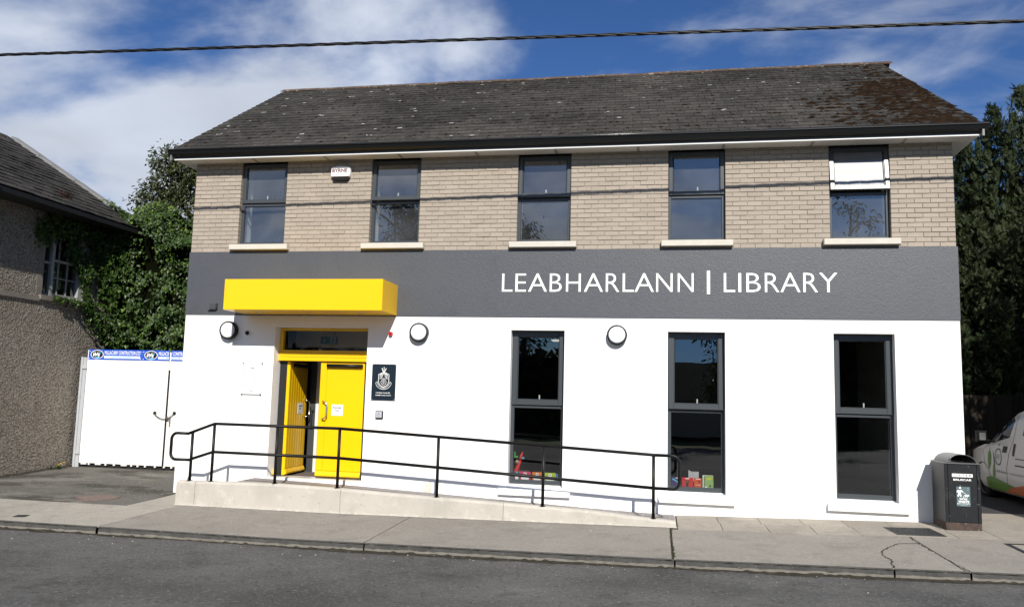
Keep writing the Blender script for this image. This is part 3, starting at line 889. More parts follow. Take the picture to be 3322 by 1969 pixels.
# windows
def ring(mb, x0, x1, z0, z1_, y0, y1, w, wb=None):
    wb = wb or w
    mb.cbox(x0, x0 + w, y0, y1, z0, z1_, 0.004); mb.cbox(x1 - w, x1, y0, y1, z0, z1_, 0.004)
    mb.cbox(x0 + w, x1 - w, y0, y1, z0, z0 + wb, 0.004); mb.cbox(x0 + w, x1 - w, y0, y1, z1_ - w, z1_, 0.004)
    return mb
def make_window(x0, x1, z0, z1_, zm, rec, tilt, sash_w, low_w, low_b, lab=None, top_glass='glass', low_glass='glass'):
    w = ring(MB(), x0, x1, z0, z1_, rec, rec + 0.07, low_w, low_b)
    w.cbox(x0 + low_w, x1 - low_w, rec, rec + 0.07, zm - 0.045, zm, 0.004)
    win = w.build('window', MT['frame'], lib)
    if lab: win['label'] = lab
    zt = z1_ - 0.012
    ca, sa = math.cos(tilt), math.sin(tilt)
    def tl(x, y, z):
        dz_, dy_ = z - zt, y - rec
        return (x, rec + dy_ * ca + dz_ * sa, zt + dz_ * ca - dy_ * sa)
    s_ = ring(MB(), x0 + 0.012, x1 - 0.012, zm + 0.006, zt, rec - 0.030, rec + 0.030, sash_w)
    s_.map(tl).build('sash', MT['frame'], win)
    g_ = ring(MB(), x0 + 0.012 + sash_w, x1 - 0.012 - sash_w, zm + 0.006 + sash_w, zt - sash_w, rec - 0.012, rec + 0.02, 0.012)
    g_.map(tl).build('glazing_bead', MT['frame'], win)
    p_ = MB(); a, b, c, d = x0 + 0.03 + sash_w, x1 - 0.03 - sash_w, zm + sash_w + .01, zt - sash_w - .005
    p_.quad((a, rec + .006, c), (b, rec + .006, c), (b, rec + .006, d), (a, rec + .006, d))
    p_.map(tl).build('pane', MT[top_glass], win, recalc=False)
    p_ = MB(); a, b, c, d = x0 + low_w - .004, x1 - low_w + .004, z0 + low_b - .004, zm - 0.041
    p_.quad((a, rec + .03, c), (b, rec + .03, c), (b, rec + .03, d), (a, rec + .03, d))
    p_.build('pane', MT[low_glass], win, recalc=False)
    g_ = MB(); g_.box(x0 + low_w, x1 - low_w, rec - 0.001, rec + 0.002, zm - 0.008, zm + 0.004); g_.build('gasket', MT['gasket'], win)
    h_ = MB(); xm = (x0 + x1) / 2 + 0.02
    h_.cbox(xm - 0.011, xm + 0.011, rec + 0.034, rec + 0.05, zm + sash_w + 0.012, zm + sash_w + 0.085, 0.003)
    h_.map(tl).build('handle', MT['lining'], win)
    l_ = MB()
    l_.box(x0 - .002, x0 + 0.015, rec + 0.072, 0.42, z0, z1_); l_.box(x1 - .015, x1 + .002, rec + 0.072, 0.42, z0, z1_); l_.box(x0 + 0.015, x1 - 0.015, rec + 0.072, 0.46, z0 - .01, z0 + 0.012)
    l_.build('reveal_lining', MT['lining'], win)
    return win
UT = [0.0, R(3.2), R(3.6), R(0.0), R(8.3)]
for (a, b), t in zip(UW, UT):
    make_window(a, b, UZ0, UZ1, 4.785, 0.088, t, 0.062, 0.052, 0.06, 'upper window with its top sash pushed open' if t > 0.1 else None, 'dusty_glass' if t > 0.1 else 'upper_glass', 'upper_glass')
    q = MB(); q.cbox(a - 0.108, b + 0.108, -0.095, 0.085, 3.930, 4.026, 0.008); q.build('window_sill', MT['sill'], lib)
for (a, b), t in zip(DW, (0.0, R(1.4), 0.0)):
    make_window(a, b, DZ0, DZ1, 1.365, 0.160, t, 0.085, 0.055, 0.085)
    q = MB(); q.prism([(-0.068, -0.052), (-0.068, 0.040), (-0.002, 0.052), (-0.002, -0.052)], 'x', a - 0.135, b + 0.135); q.build('window_sill', MT['white_sill'], lib)
    q = MB(); q.prism([(-0.0015, 0.05), (0.165, 0.105), (0.165, 0.03), (-0.0015, 0.03)], 'x', a + 0.001, b - 0.001); q.build('sloped_sill', MT['white_sill'], lib)

# unpainted plaster patch low on the wall behind the handrail
MT['plaster'] = M('bare_plaster', (0.60, 0.56, 0.49), 0.9, 0.1, noise=(14, 4, 0.45, 0.7, (0.48, 0.44, 0.37), 0.7))
q = MB(); q.v = [(4.455, -0.0015, -0.115), (4.60, -0.0015, -0.12), (4.590, -0.0015, 0.095), (4.55, -0.0015, 0.085), (4.50, -0.0015, 0.04), (4.465, -0.0015, -0.02)]; q.f = [tuple(range(6))]; q.build('plaster_patch', MT['plaster'], lib, recalc=False)
# fascia lettering
LX = [5.675, 5.852, 5.899, 6.078, 6.111, 6.423, 6.467, 6.664, 6.734, 6.973, 7.024, 7.332, 7.376, 7.593, 7.645, 7.822, 7.833, 8.139, 8.173, 8.429, 8.509, 8.754, 8.958, 9.007, 9.216, 9.389, 9.437, 9.48, 9.557, 9.772, 9.834, 10.051, 10.065, 10.361, 10.403, 10.618, 10.635, 10.903]
for k, ch in enumerate('LEABHARLANN|LIBRARY'):
    xa, xb = LX[2 * k], LX[2 * k + 1]
    if ch == '|':
        q = MB(); q.box(xa, xb, -0.016, -0.0105, 3.172, 3.545)
    else:
        q = text_mb(ch, xa, 3.203, 0.306, -0.0150, width=xb - xa, bold=-0.008)
    q.build('letter', MT['letter'], lib, recalc=False)

# canopy over the entrance
CX0, CX1, CYF, CZ0, CZ1 = 1.138, 3.885, -0.757, 2.797, 3.308
mb = MB()
mb.cbox(CX0, CX1, CYF, -0.0105, CZ0 + 0.004, CZ1, 0.006)
can = mb.build('canopy', MT['yellow'], lib)
for x in (1.62, 2.50, 3.42):
    q = MB(); q.lathe([(0.045, -0.004), (0.045, 0.0), (0.034, -0.006), (0.0, -0.006)], (x, -0.42, CZ0 + 0.001), 'z', 14); q.build('downlight', MT['chrome'], can)

# entrance doors
FY = 0.205
fr = MB()
fr.cbox(DX0 + 0.001, DX0 + 0.055, FY, FY + 0.09, 2.165, 2.588, 0.004); fr.cbox(3.335, DX1 - 0.001, FY, FY + 0.09, 2.165, 2.588, 0.004)
fr.cbox(DX0 + 0.055, 3.335, FY, FY + 0.09, 2.545, 2.588, 0.004); fr.cbox(DX0 + 0.055, 3.335, FY, FY + 0.09, 2.165, 2.205, 0.004)
fr.cbox(DX0 + 0.001, DX1 - 0.001, FY - 0.035, FY + 0.10, 2.018, 2.163, 0.004)
dfr = fr.build('door_frame', MT['yellow'], lib)
q = MB(); q.cbox(DX0 + 0.001, DX0 + 0.040, FY, FY + 0.05, 0.046, 0.16, 0.004); q.build('frame_foot', MT['yellow'], dfr)
q = MB(); q.quad((DX0 + .05, FY + .045, 2.20), (3.34, FY + .045, 2.20), (3.34, FY + .045, 2.55), (DX0 + .05, FY + .045, 2.55)); q.build('fanlight_pane', MT['fanlight'], dfr, recalc=False)
q = MB(); q.box(DX0 + 0.035, 3.36, FY - 0.0365, FY - 0.034, 2.085, 2.089); q.build('groove', MT['gasket'], dfr)
for a_, b_, c_ in ((DX0 + 0.002, DX0 + 0.135, 0.055), (3.286, DX1 - 0.001, 0.005)):
    q = MB(); q.box(a_, b_, FY + c_, FY + 0.09, 0.03, 2.016); q.build('side_strip', MT['gasket'], dfr)
q = MB(); q.box(DX0 + 0.002, DX1 - 0.002, -0.002, FY + 0.14, 0.0285, 0.045); q.build('threshold', MT['white_upvc'], lib)
def door_leaf(x0, x1, y, boards, lab):
    """closed leaf facing -y; returns list of (name, MB, material) to be mapped"""
    L = []
    d = MB(); d.box(x0, x1, y + 0.012, y + 0.055, 0.062, 2.008); L.append(('door', d, MT['yellow']))
    if boards:
        n = 8; w = (x1 - x0) / n
        for i in range(n):
            d = MB(); d.cbox(x0 + i * w + 0.002, x0 + (i + 1) * w - 0.002, y, y + 0.012, 0.17, 2.004, 0.005); L.append(('board', d, MT['yellow']))
    else:
        d = MB(); d.cbox(x0, x0 + 0.115, y, y + 0.012, 0.17, 2.004, 0.004); L.append(('stile', d, MT['yellow']))
        d = MB(); d.cbox(x0 + 0.122, x1, y, y + 0.012, 0.17, 2.004, 0.004); L.append(('panel', d, MT['yellow']))
    d = MB(); d.prism([(y + 0.011, 0.165), (y - 0.004, 0.160), (y - 0.030, 0.105), (y - 0.030, 0.085), (y + 0.011, 0.066)], 'x', x0, x1); L.append(('weatherbar', d, MT['yellow']))
    a, b = (x0 + 0.13, x1 - 0.03)
    d = MB(); d.tube([(a, y - 0.035, 1.945), (b, y - 0.035, 1.945)], 0.032, 10); L.append(('door_closer', d, MT['black_plastic']))
    hx = x0 + 0.085 if not boards else x1 - 0.09
    d = MB(); s_ = 1 if not boards else 1
    d.tube([(hx, y + 0.005, 1.335), (hx, y - 0.045, 1.335), (hx + 0.055 * s_, y - 0.062, 1.325), (hx + 0.085 * s_, y - 0.065, 1.285), (hx + 0.085 * s_, y - 0.065, 1.09), (hx + 0.055 * s_, y - 0.062, 1.05), (hx, y - 0.045, 1.04), (hx, y + 0.005, 1.04)], 0.0125, 10)
    L.append(('handle', d, MT['chrome']))
    nx = x0 + 0.235 if not boards else x1 - 0.38
    d = MB(); d.box(nx, nx + 0.205, y - 0.0025, y - 0.0002, 1.10, 1.285); L.append(('notice', d, MT['white_print']))
    for t_, zz, hh in (('Automatic', 1.222, 0.032), ('Door', 1.172, 0.032)):
        L.append(('notice_lettering', text_mb(t_, nx + 0.1, zz, hh, y - 0.0035, align='C', width=0.165 if t_[0] == 'A' else 0.085, bold=.03), MT['black_ink']))
    d = MB(); d.add([(nx + .02, y - .0035, 1.118), (nx + .05, y - .0035, 1.118), (nx + .03, y - .0035, 1.138)], [(0, 1, 2)]); d.box(nx + .05, nx + .085, y - .0036, y - .0034, 1.118, 1.122); d.box(nx + .14, nx + .185, y - .0036, y - .0034, 1.118, 1.124); L.append(('notice_mark', d, MT['ink']))
    return L
def put_leaf(L, fn, lab):
    root = None
    for nm, d, m in L:
        if fn: d.map(fn)
        o = d.build(nm, m, root or lib, smooth=(nm in ('handle', 'door_closer')), recalc='lettering' not in nm)
        if root is None:
            root = o; o['label'] = lab
    return root
put_leaf(door_leaf(2.482, 3.282, FY + 0.01, False, ''), None, 'closed right leaf of the yellow entrance doors')
# the left leaf stands open at a right angle into the lobby: its street face looks east
HX, HY = DX0 + 0.158, FY + 0.06
A = R(92.5)
def swing(x, y, z):
    lx, ly = x, y
    return (HX + lx * math.cos(A) - ly * math.sin(A), HY + lx * math.sin(A) + ly * math.cos(A), z)
put_leaf(door_leaf(0.0, 0.815, -0.03, True, ''), swing, 'open left leaf of the yellow entrance doors with vertical boards')
# lobby behind
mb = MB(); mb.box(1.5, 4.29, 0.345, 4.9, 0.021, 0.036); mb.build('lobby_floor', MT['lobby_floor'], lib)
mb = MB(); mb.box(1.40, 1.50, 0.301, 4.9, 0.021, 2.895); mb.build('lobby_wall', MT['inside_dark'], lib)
MT['lobby'] = M('brightened_lobby_paint', (0.60, 0.53, 0.41), 0.9, 0.1)  # paint lightened in place of lamp light inside the lobby
mb = MB(); mb.box(1.51, 4.28, 1.21, 1.26, 2.31, 2.885); mb.build('lobby_bulkhead', MT['lobby'], lib)
mb = MB(); mb.box(1.51, 4.28, 0.31, 2.59, 2.886, 2.897); mb.build('lobby_ceiling', MT['lobby'], lib)
mb = MB(); mb.box(1.86, 1.985, 1.20, 1.25, 0.037, 2.3); mb.box(2.055, 4.28, 1.20, 1.25, 0.037, 2.3); inn = mb.build('inner_screen', MT['frame'], lib)
mb = MB(); mb.box(1.99, 2.05, 1.19, 1.26, 0.037, 2.3); mb.build('inner_jamb', MT['lining'], inn)
mb = MB(); mb.box(1.56, 1.60, 1.55, 2.40, 0.06, 2.2); idr = mb.build('inner_door', MT['dark_grey_paint'], lib)
mb = MB(); mb.tube([(1.95, 1.195, 1.15), (1.93, 1.15, 1.13), (1.93, 1.15, 0.85), (1.95, 1.195, 0.83)], 0.018, 8); mb.build('inner_handle', MT['gasket'], inn)

# ------------------------------------------------------------------ ramp and railing
RX0, RX1 = 0.742, 8.462
def zw(x):
    return float(np.interp(x, [.74, 2.45, 3.4, 4.44, 7.2, 8.462], [.030, .052, .030, -.012, -.108, -.200]))
def zr(x):
    return float(np.interp(x, [1.5, 1.7, 3.4, 7.3, 8.47], [.024, .018, -.032, -.205, -.240]))
ramp = thing('access_ramp', 'low cast concrete access ramp with tiled deck along the library front', 'ramp', (4.6, -1.1, -0.3))
for a, b in ((RX0, 1.064), (1.070, 3.480), (3.486, 5.995), (6.001, RX1)):
    mb = MB(); xs_ = lin(a, b, 0.12); n = len(xs_)
    for i, x in enumerate(xs_):
        z = zw(x); zb = gz(x, -1.1) - 0.03; e = random.gauss(0, 0.0025)
        c = 0.022 + (0.02 if random.random() < 0.1 else 0) * random.random()
        mb.v += [(x, -1.100, zb), (x, -1.100 + e * .3, z - c * .7), (x, -1.078 + e, z + 0.018), (x, -0.988, z + 0.022), (x, -0.985, zb)]
        if i:
            q = i * 5
            mb.f += [(q - 5 + k, q - 5 + (k + 1) % 5, q + (k + 1) % 5, q + k) for k in range(5)]
    mb.f += [(0, 1, 2, 3, 4), tuple(range((n - 1) * 5 + 4, (n - 1) * 5 - 1, -1))]
    mb.build('wall_panel', MT['concrete'], ramp)
mb = MB()
for i, x in enumerate(lin(1.49, RX1 + 0.01, 0.4)):
    mb.v += [(x, -0.984, zr(x) - 0.003), (x, -0.003, zr(x) - 0.003), (x, -0.984, -0.6), (x, -0.003, -0.6)]
    if i:
        q = i * 4; mb.f += [(q - 4, q, q + 1, q - 3), (q - 4, q - 2, q + 2, q), (q - 3, q + 1, q + 3, q - 1)]
mb.f += [(0, 1, 3, 2)]
mb.build('deck', MT['grout'], ramp, recalc=False)
mb = MB(); mb.box(1.12, 1.488, -0.984, -0.003, -0.6, -0.10); mb.box(RX0 + 0.01, 1.119, -0.984, -0.003, -0.6, -0.215); mb.build('step', MT['concrete'], ramp)
q = MB(); q.box(0.002, 0.194, 0.002, 0.191, -0.010, 0.0); TM = mesh_of('tile', q.v, q.f, MT['tile'])
x = 1.495
while x < RX1 - 0.05:
    for r in range(5):
        z0_, z1__ = zr(x), zr(x + 0.196)
        link('tile', TM, ramp, loc=(x, -0.978 + r * 0.195, z0_ + random.gauss(0, 0.0006)), rot=(0, -math.atan2(z1__ - z0_, 0.196), 0), scale=(min(1.0, (RX1 - x) / 0.196), 1, 1))
    x += 0.197
# rubble-edged mortar where the wall meets the pavement
mb = MB()
xs_ = lin(RX0 - 0.01, RX1 + 0.02, 0.05)
for i, x in enumerate(xs_):
    w = abs(random.gauss(0.012, 0.012)) + 0.006; h = abs(random.gauss(0.012, 0.014)) + 0.004
    z = gz(x, -1.1)
    mb.v += [(x, -1.099, z + h), (x, -1.104 - w, z + 0.004)]
    if i: mb.f.append((2 * i - 2, 2 * i - 1, 2 * i + 1, 2 * i))
mb.build('mortar_fillet', MT['concrete'], ramp, recalc=False)

RYY = -1.045
rail = thing('handrail', 'black tubular steel handrail along the concrete ramp wall', 'railing', (4.6, RYY, 0))
PX = [(0.932, .800, .392), (1.302, .952, .512), (2.375, .948, .505), (3.402, .942, .496), (4.975, .868, .412), (6.568, .782, .340), (8.152, .724, .262)]
for x, zt, zm in PX:
    q = MB(); q.tube([(x, RYY, zw(x) + 0.012), (x, RYY, zt)], 0.0232, 12); po = q.build('post', MT['rail'], rail, smooth=True)
    q = MB(); q.lathe([(0.045, 0), (0.045, 0.006), (0.03, 0.008)], (x, RYY, zw(x) + 0.018), 'z', 14); q.build('base_flange', MT['rail'], po)
def arc(cx, cz, r, a0, a1, n=6):
    return [(cx + r * math.cos(R(a0 + (a1 - a0) * i / n)), RYY, cz + r * math.sin(R(a0 + (a1 - a0) * i / n))) for i in range(n + 1)]
top = [(0.845, RYY, .782)] + [(x, RYY, zt) for x, zt, _ in PX[1:3]] + [(3.402, RYY, .942), (8.152, RYY, .724)]
q = MB(); q.tube([(0.845, RYY, .780), (1.302, RYY, .952), (3.402, RYY, .944)], 0.0232, 12); q.tube([(3.402, RYY, .944), (8.152, RYY, .725), (8.20, RYY, .723)], 0.0232, 12); q.build('top_rail', MT['rail'], rail, smooth=True)
q = MB(); q.tube([(0.932, RYY, .388), (1.302, RYY, .512), (3.402, RYY, .498)], 0.0232, 12); q.tube([(3.402, RYY, .498), (8.152, RYY, .262)], 0.0232, 12); q.build('middle_rail', MT['rail'], rail, smooth=True)
q = MB(); q.tube([(0.86, RYY, .784)] + arc(.665, .690, .096, 90, 180) + arc(.665, .468, .096, 180, 270) + [(0.932, RYY, .374)], 0.0232, 12); q.build('end_loop', MT['rail'], rail, smooth=True)
q = MB(); q.tube([(8.15, RYY, .724)] + arc(8.415, .626, .096, 90, 0) + arc(8.415, .356, .096, 0, -90) + [(8.152, RYY, .260)], 0.0232, 12); q.build('end_loop', MT['rail'], rail, smooth=True)

# ------------------------------------------------------------------ fittings on the library wall
lamp = thing('wall_lamp', 'round black and white bulkhead lamp left of the entrance, half in the canopy shade', 'wall lamp', (0.862, -0.001, 2.515), group='round bulkhead lamps on the white wall')
q = MB(); q.lathe([(0.150, 0.0), (0.160, -0.008), (0.160, -0.080), (0.154, -0.096), (0.137, -0.100), (0.134, -0.080), (0.0, -0.078)], (0, 0, 0), 'y', 40); q.build('housing', MT['black_plastic'], lamp, smooth=False, local=True)
q = MB(); q.lathe([(0.1335, -0.076), (0.1335, -0.090), (0.120, -0.099), (0.09, -0.105), (0.04, -0.109), (0.001, -0.110)], (0, 0, 0), 'y', 40); q.build('diffuser', MT['lamp_white'], lamp, smooth=True, local=True)
q = MB(); q.cbox(-0.014, 0.014, -0.094, -0.084, -0.153, -0.140, 0.003); q.build('latch', MT['chrome'], lamp, local=True)
dup(lamp, (4.300, -0.001, 2.515), 'round black and white bulkhead lamp right of the canopy, beside the red sounder')
dup(lamp, (7.565, -0.001, 2.510), 'round black and white bulkhead lamp between two tall ground floor windows')

sd = thing('alarm_sounder', 'small red fire alarm sounder at the edge of the canopy shade', 'sounder', (3.79, 0, 2.49))
q = MB(); q.lathe([(0.034, -0.001), (0.034, -0.055), (0.030, -0.062), (0.022, -0.062), (0.020, -0.05), (0.0, -0.05)], (3.802, 0, 2.49), 'y', 20); q.build('body', MT['red'], sd)
q = MB(); q.lathe([(0.010, -0.049), (0.010, -0.066), (0.0, -0.068)], (3.802, 0, 2.49), 'y', 12); q.build('horn_centre', MT['red'], sd)
cc = thing('security_camera', 'small black domed camera in a white ring left of the doors', 'camera', (1.20, 0, 2.478))
q = MB(); q.lathe([(0.050, -0.001), (0.050, -0.018), (0.044, -0.026), (0.0, -0.026)], (1.205, 0, 2.478), 'y', 22); q.build('ring', MT['white_upvc'], cc)
q = MB(); q.lathe([(0.036, -0.0265), (0.036, -0.040), (0.028, -0.055), (0.014, -0.062), (0.001, -0.064)], (1.200, 0, 2.474), 'y', 18); q.build('dome', MT['black_plastic'], cc, smooth=True)
cb = thing('cable_box', 'small dark square cable box with a bent conduit on the grey band', 'junction box', (0.51, -0.01, 2.92))
q = MB(); q.cbox(0.455, 0.575, -0.045, -0.0105, 2.880, 2.985, 0.006); q.build('box', MT['dark_grey_paint'], cb)
q = MB(); q.tube([(0.592, -0.03, 2.99), (0.592, -0.03, 2.89), (0.575, -0.03, 2.868), (0.43, -0.03, 2.862)], 0.009, 8); q.build('conduit', MT['gasket'], cb, smooth=True)

ab = thing('alarm_box', 'white burglar alarm bell box with maroon lettering on the brick wall', 'alarm box', (2.775, 0, 5.25))
op = []
for (cx, cz, a0_, a1_) in ((2.915, 5.335, 0, 90), (2.65, 5.335, 90, 180), (2.645, 5.235, 180, 232), (2.91, 5.235, 308, 360)):
    op += [(cx + 0.045 * math.cos(R(a0_ + (a1_ - a0_) * i / 5)), cz + 0.045 * math.sin(R(a0_ + (a1_ - a0_) * i / 5))) for i in range(6)]
    if a0_ == 0: op += [(2.86, 5.386), (2.78, 5.393), (2.70, 5.386)]
b_ = MB(); fr_ = [(x, z) for x, z in op]
ctr = (2.78, 5.29)
back = [(x, -0.002, z) for x, z in op]; mid = [(x, -0.062, z) for x, z in op]; fro = [(ctr[0] + (x - ctr[0]) * .93, -0.080, ctr[1] + (z - ctr[1]) * .93) for x, z in op]
n = len(op); b_.v = back + mid + fro
for k in range(n):
    j = (k + 1) % n; b_.f += [(k, j, n + j, n + k), (n + k, n + j, 2 * n + j, 2 * n + k)]
b_.f += [tuple(range(2 * n, 3 * n)), tuple(range(n - 1, -1, -1))]
b_.build('cover', MT['white_upvc'], ab)
q = MB(); q.prism([(2.655, 5.205), (2.625, 5.165), (2.66, 5.142), (2.90, 5.142), (2.935, 5.17), (2.90, 5.205)], 'y', -0.060, -0.003); q.build('strobe', MT['black_plastic'], ab)
text_mb('BYRNE', 2.632, 5.281, 0.056, -0.0808, width=0.278, bold=0.035).build('lettering', MT['maroon'], ab, recalc=False)
text_mb('ALARMS', 2.715, 5.262, 0.010, -0.0808, width=0.17).build('lettering', MT['maroon'], ab, recalc=False)
q = MB(); q.quad((2.700, -0.0812, 5.235), (2.703, -0.0812, 5.235), (2.778, -0.0812, 5.372), (2.775, -0.0812, 5.372)); q.build('slash_mark', MT['ink'], ab, recalc=False)

nb = thing('notice_panel', 'clear acrylic opening hours panel on steel standoffs left of the doors', 'notice', (1.33, 0, 1.69))
q = MB(); q.box(1.150, 1.528, -0.032, -0.027, 1.412, 1.970); q.build('acrylic_sheet', MT['clear'], nb)
q = MB(); q.box(1.165, 1.513, -0.0265, -0.0255, 1.425, 1.955); q.build('paper', MT['white_print'], nb)
for x in (1.162, 1.516):
    for z in (1.425, 1.957):
        q = MB(); q.lathe([(0.009, -0.001), (0.009, -0.026), (0.012, -0.033), (0.012, -0.038), (0, -0.038)], (x, 0, z), 'y', 12); q.build('standoff', MT['chrome'], nb)
q = MB()
for r in range(10):
    z = 1.80 - r * 0.018
    for xo in (1.19, 1.38):
        for (o, w) in ((0.0, 0.022), (0.045, 0.014), (0.066, 0.012)):
            if random.random() < 0.8: q.quad((xo + o, -0.0335, z), (xo + o + w, -0.0335, z), (xo + o + w, -0.0335, z + .004), (xo + o, -0.0335, z + .004))
for (a, b, z) in ((1.30, 1.38, 1.875), (1.31, 1.37, 1.86), (1.19, 1.27, 1.60), (1.315, 1.375, 1.475)):
    q.quad((a, -0.0335, z), (b, -0.0335, z), (b, -0.0335, z + .005), (a, -0.0335, z + .005))
q.build('small_print', MT['ink'], nb, recalc=False, kind='stuff')

pl = thing('council_plaque', 'navy council plaque with white crest between door and window', 'plaque', (3.71, 0, 1.68))
q = MB(); q.box(3.503, 3.918, -0.022, -0.014, 1.386, 1.981); q.build('plate', MT['plaque'], pl)
for x in (3.518, 3.903):
    for z in (1.401, 1.966):
        q = MB(); q.lathe([(0.011, -0.001), (0.011, -0.024), (0.008, -0.028), (0, -0.028)], (x, 0, z), 'y', 12); q.build('stud', MT['chrome'], pl)
# crest: shield outline, chief with two panels, ring, spears, crown arc and ribbon
YP = -0.0228
def stroke(mb, pts, w, closed=False):
    n = len(pts)
    for i in range(n if closed else n - 1):
        (x0, z0), (x1, z1_) = pts[i], pts[(i + 1) % n]
        d = Vector((x1 - x0, z1_ - z0)); d.normalize(); a, b = -d.y * w / 2, d.x * w / 2
        mb.quad((x0 + a, YP, z0 + b), (x0 - a, YP, z0 - b), (x1 - a, YP, z1_ - b), (x1 + a, YP, z1_ + b))
cx = 3.71
q = MB()
sh = [(cx - .090, 1.815), (cx + .090, 1.815), (cx + .090, 1.70), (cx + .078, 1.655), (cx + .050, 1.625), (cx, 1.600), (cx - .050, 1.625), (cx - .078, 1.655), (cx - .090, 1.70)]
stroke(q, sh, .008, True); stroke(q, [(cx - .09, 1.742), (cx + .09, 1.742)], .006)
cir = [(cx + .045 * math.cos(t * .2618), 1.682 + .045 * math.sin(t * .2618)) for t in range(24)]
stroke(q, cir, .006, True)
stroke(q, [(cx + .012 * math.cos(t * .52), 1.685 + .024 * math.sin(t * .52)) for t in range(12)], .007, True)
stroke(q, [(cx - .06 + .12 * t / 8, 1.822 + .016 * math.sin(math.pi * t / 8)) for t in range(9)], .012)
for sx in (-1, 1):
    stroke(q, [(cx + sx * .008, 1.845), (cx + sx * .038, 1.915)], .011)
    for (px_, pz_) in ((.030, 1.800), (.060, 1.800), (.030, 1.780), (.060, 1.780), (.045, 1.762)):
        stroke(q, [(cx + sx * (px_ - .014), pz_), (cx + sx * (px_ + .014), pz_ - .006)], .008)
stroke(q, [(cx, 1.845), (cx, 1.935)], .009)
for rr in (.140, .108):
    stroke(q, [(cx + rr * math.sin(R(-72 + 144 * t / 14)), 1.692 - rr * math.cos(R(-72 + 144 * t / 14)) * .92) for t in range(15)], .006)
for sx in (-1, 1):
    stroke(q, [(cx + sx * .102, 1.66), (cx + sx * .112, 1.69), (cx + sx * .135, 1.668), (cx + sx * .133, 1.645)], .006)
q.build('crest', MT['letter'], pl, recalc=False)
text_mb('Lough sealbh ainmneach', cx - .075, 1.574, .011, YP, width=.15).build('motto', MT['letter'], pl, recalc=False)
text_mb('Comhairle Contae', 3.583, 1.498, .019, YP, width=.205, bold=.01).build('lettering', MT['letter'], pl, recalc=False)
q = text_mb('Lú', 3.797, 1.498, .020, YP, width=.028); q2 = text_mb('Lú', 3.800, 1.499, .020, YP - .0002, width=.028); q.add(q2.v, q2.f); q.build('lettering', MT['letter'], pl, recalc=False)
q = text_mb('Louth', 3.583, 1.458, .019, YP, width=.072); q2 = text_mb('Louth', 3.586, 1.459, .019, YP - .0002, width=.072); q.add(q2.v, q2.f); q.build('lettering', MT['letter'], pl, recalc=False)
text_mb('County Council', 3.664, 1.458, .019, YP, width=.178, bold=.01).build('lettering', MT['letter'], pl, recalc=False)

pb = thing('push_plate', 'square grey push plate with blue wheelchair symbol below the plaque', 'door button', (3.66, 0, 1.145))
q = MB(); q.cbox(3.597, 3.722, -0.045, -0.001, 1.084, 1.207, 0.008); q.build('housing', MT['black_plastic'], pb)
q = MB(); q.cbox(3.608, 3.711, -0.050, -0.0455, 1.096, 1.196, 0.003); q.build('plate', MT['galv'], pb)
MT['blue_ink'] = M('blue_ink', (0.03, 0.05, 0.30), 0.5)
YP = -0.0508
q = MB(); stroke(q, [(3.655 + .014 * math.cos(R(150 + 25 * t)), 1.165 + .014 * math.sin(R(150 + 25 * t))) for t in range(9)], .004); stroke(q, [(3.652, 1.188), (3.654, 1.168), (3.672, 1.167), (3.680, 1.152)], .004)
q.build('symbol', MT['blue_ink'], pb, recalc=False)
text_mb('PUSH TO', 3.66, 1.128, .010, YP, width=.068, align='C').build('lettering', MT['blue_ink'], pb, recalc=False)
text_mb('OPEN', 3.66, 1.110, .010, YP, width=.05, align='C').build('lettering', MT['blue_ink'], pb, recalc=False)

# exit sign inside the lobby, seen through the fanlight
ex = thing('exit_sign', 'small green exit sign with arrow and running man above the doors inside', 'exit sign', (2.18, 1.0, 2.43))
q = MB(); q.box(2.105, 2.425, 1.0, 1.03, 2.370, 2.505); q.build('plate', MT['exit_green'], ex)
YP = 0.998
q = MB(); stroke(q, [(2.175, 2.48), (2.175, 2.41)], .016); stroke(q, [(2.145, 2.432), (2.175, 2.400), (2.205, 2.432)], .016)
q.quad((2.29, YP, 2.385), (2.40, YP, 2.385), (2.40, YP, 2.495), (2.29, YP, 2.495)); q.build('pictogram', MT['ink'], ex, recalc=False)
YP = 0.996
q = MB(); stroke(q, [(2.352, 2.462), (2.338, 2.43), (2.352, 2.41), (2.336, 2.39)], .014); stroke(q, [(2.338, 2.43), (2.320, 2.412), (2.308, 2.418)], .010); stroke(q, [(2.346, 2.456), (2.325, 2.452)], .008); stroke(q, [(2.346, 2.456), (2.368, 2.44), (2.380, 2.446)], .008)
q.lathe([(0.009, 0.0), (0.009, 0.001)], (2.360, YP, 2.478), 'y', 10); q.build('running_figure', MT['exit_green'], ex, recalc=False)
q = MB(); q.tube([(2.15, 1.015, 2.505), (2.15, 1.015, 2.89)], 0.004, 6); q.tube([(2.38, 1.015, 2.505), (2.38, 1.015, 2.89)], 0.004, 6); q.build('hanger', MT['chrome'], ex)
MT['pale_glow'] = M('pale_glow_diffuser', (0.7, 0.7, 0.66), 0.4, emit=((1, 0.93, 0.82), 0.55))  # diffuser given a faint glow of its own
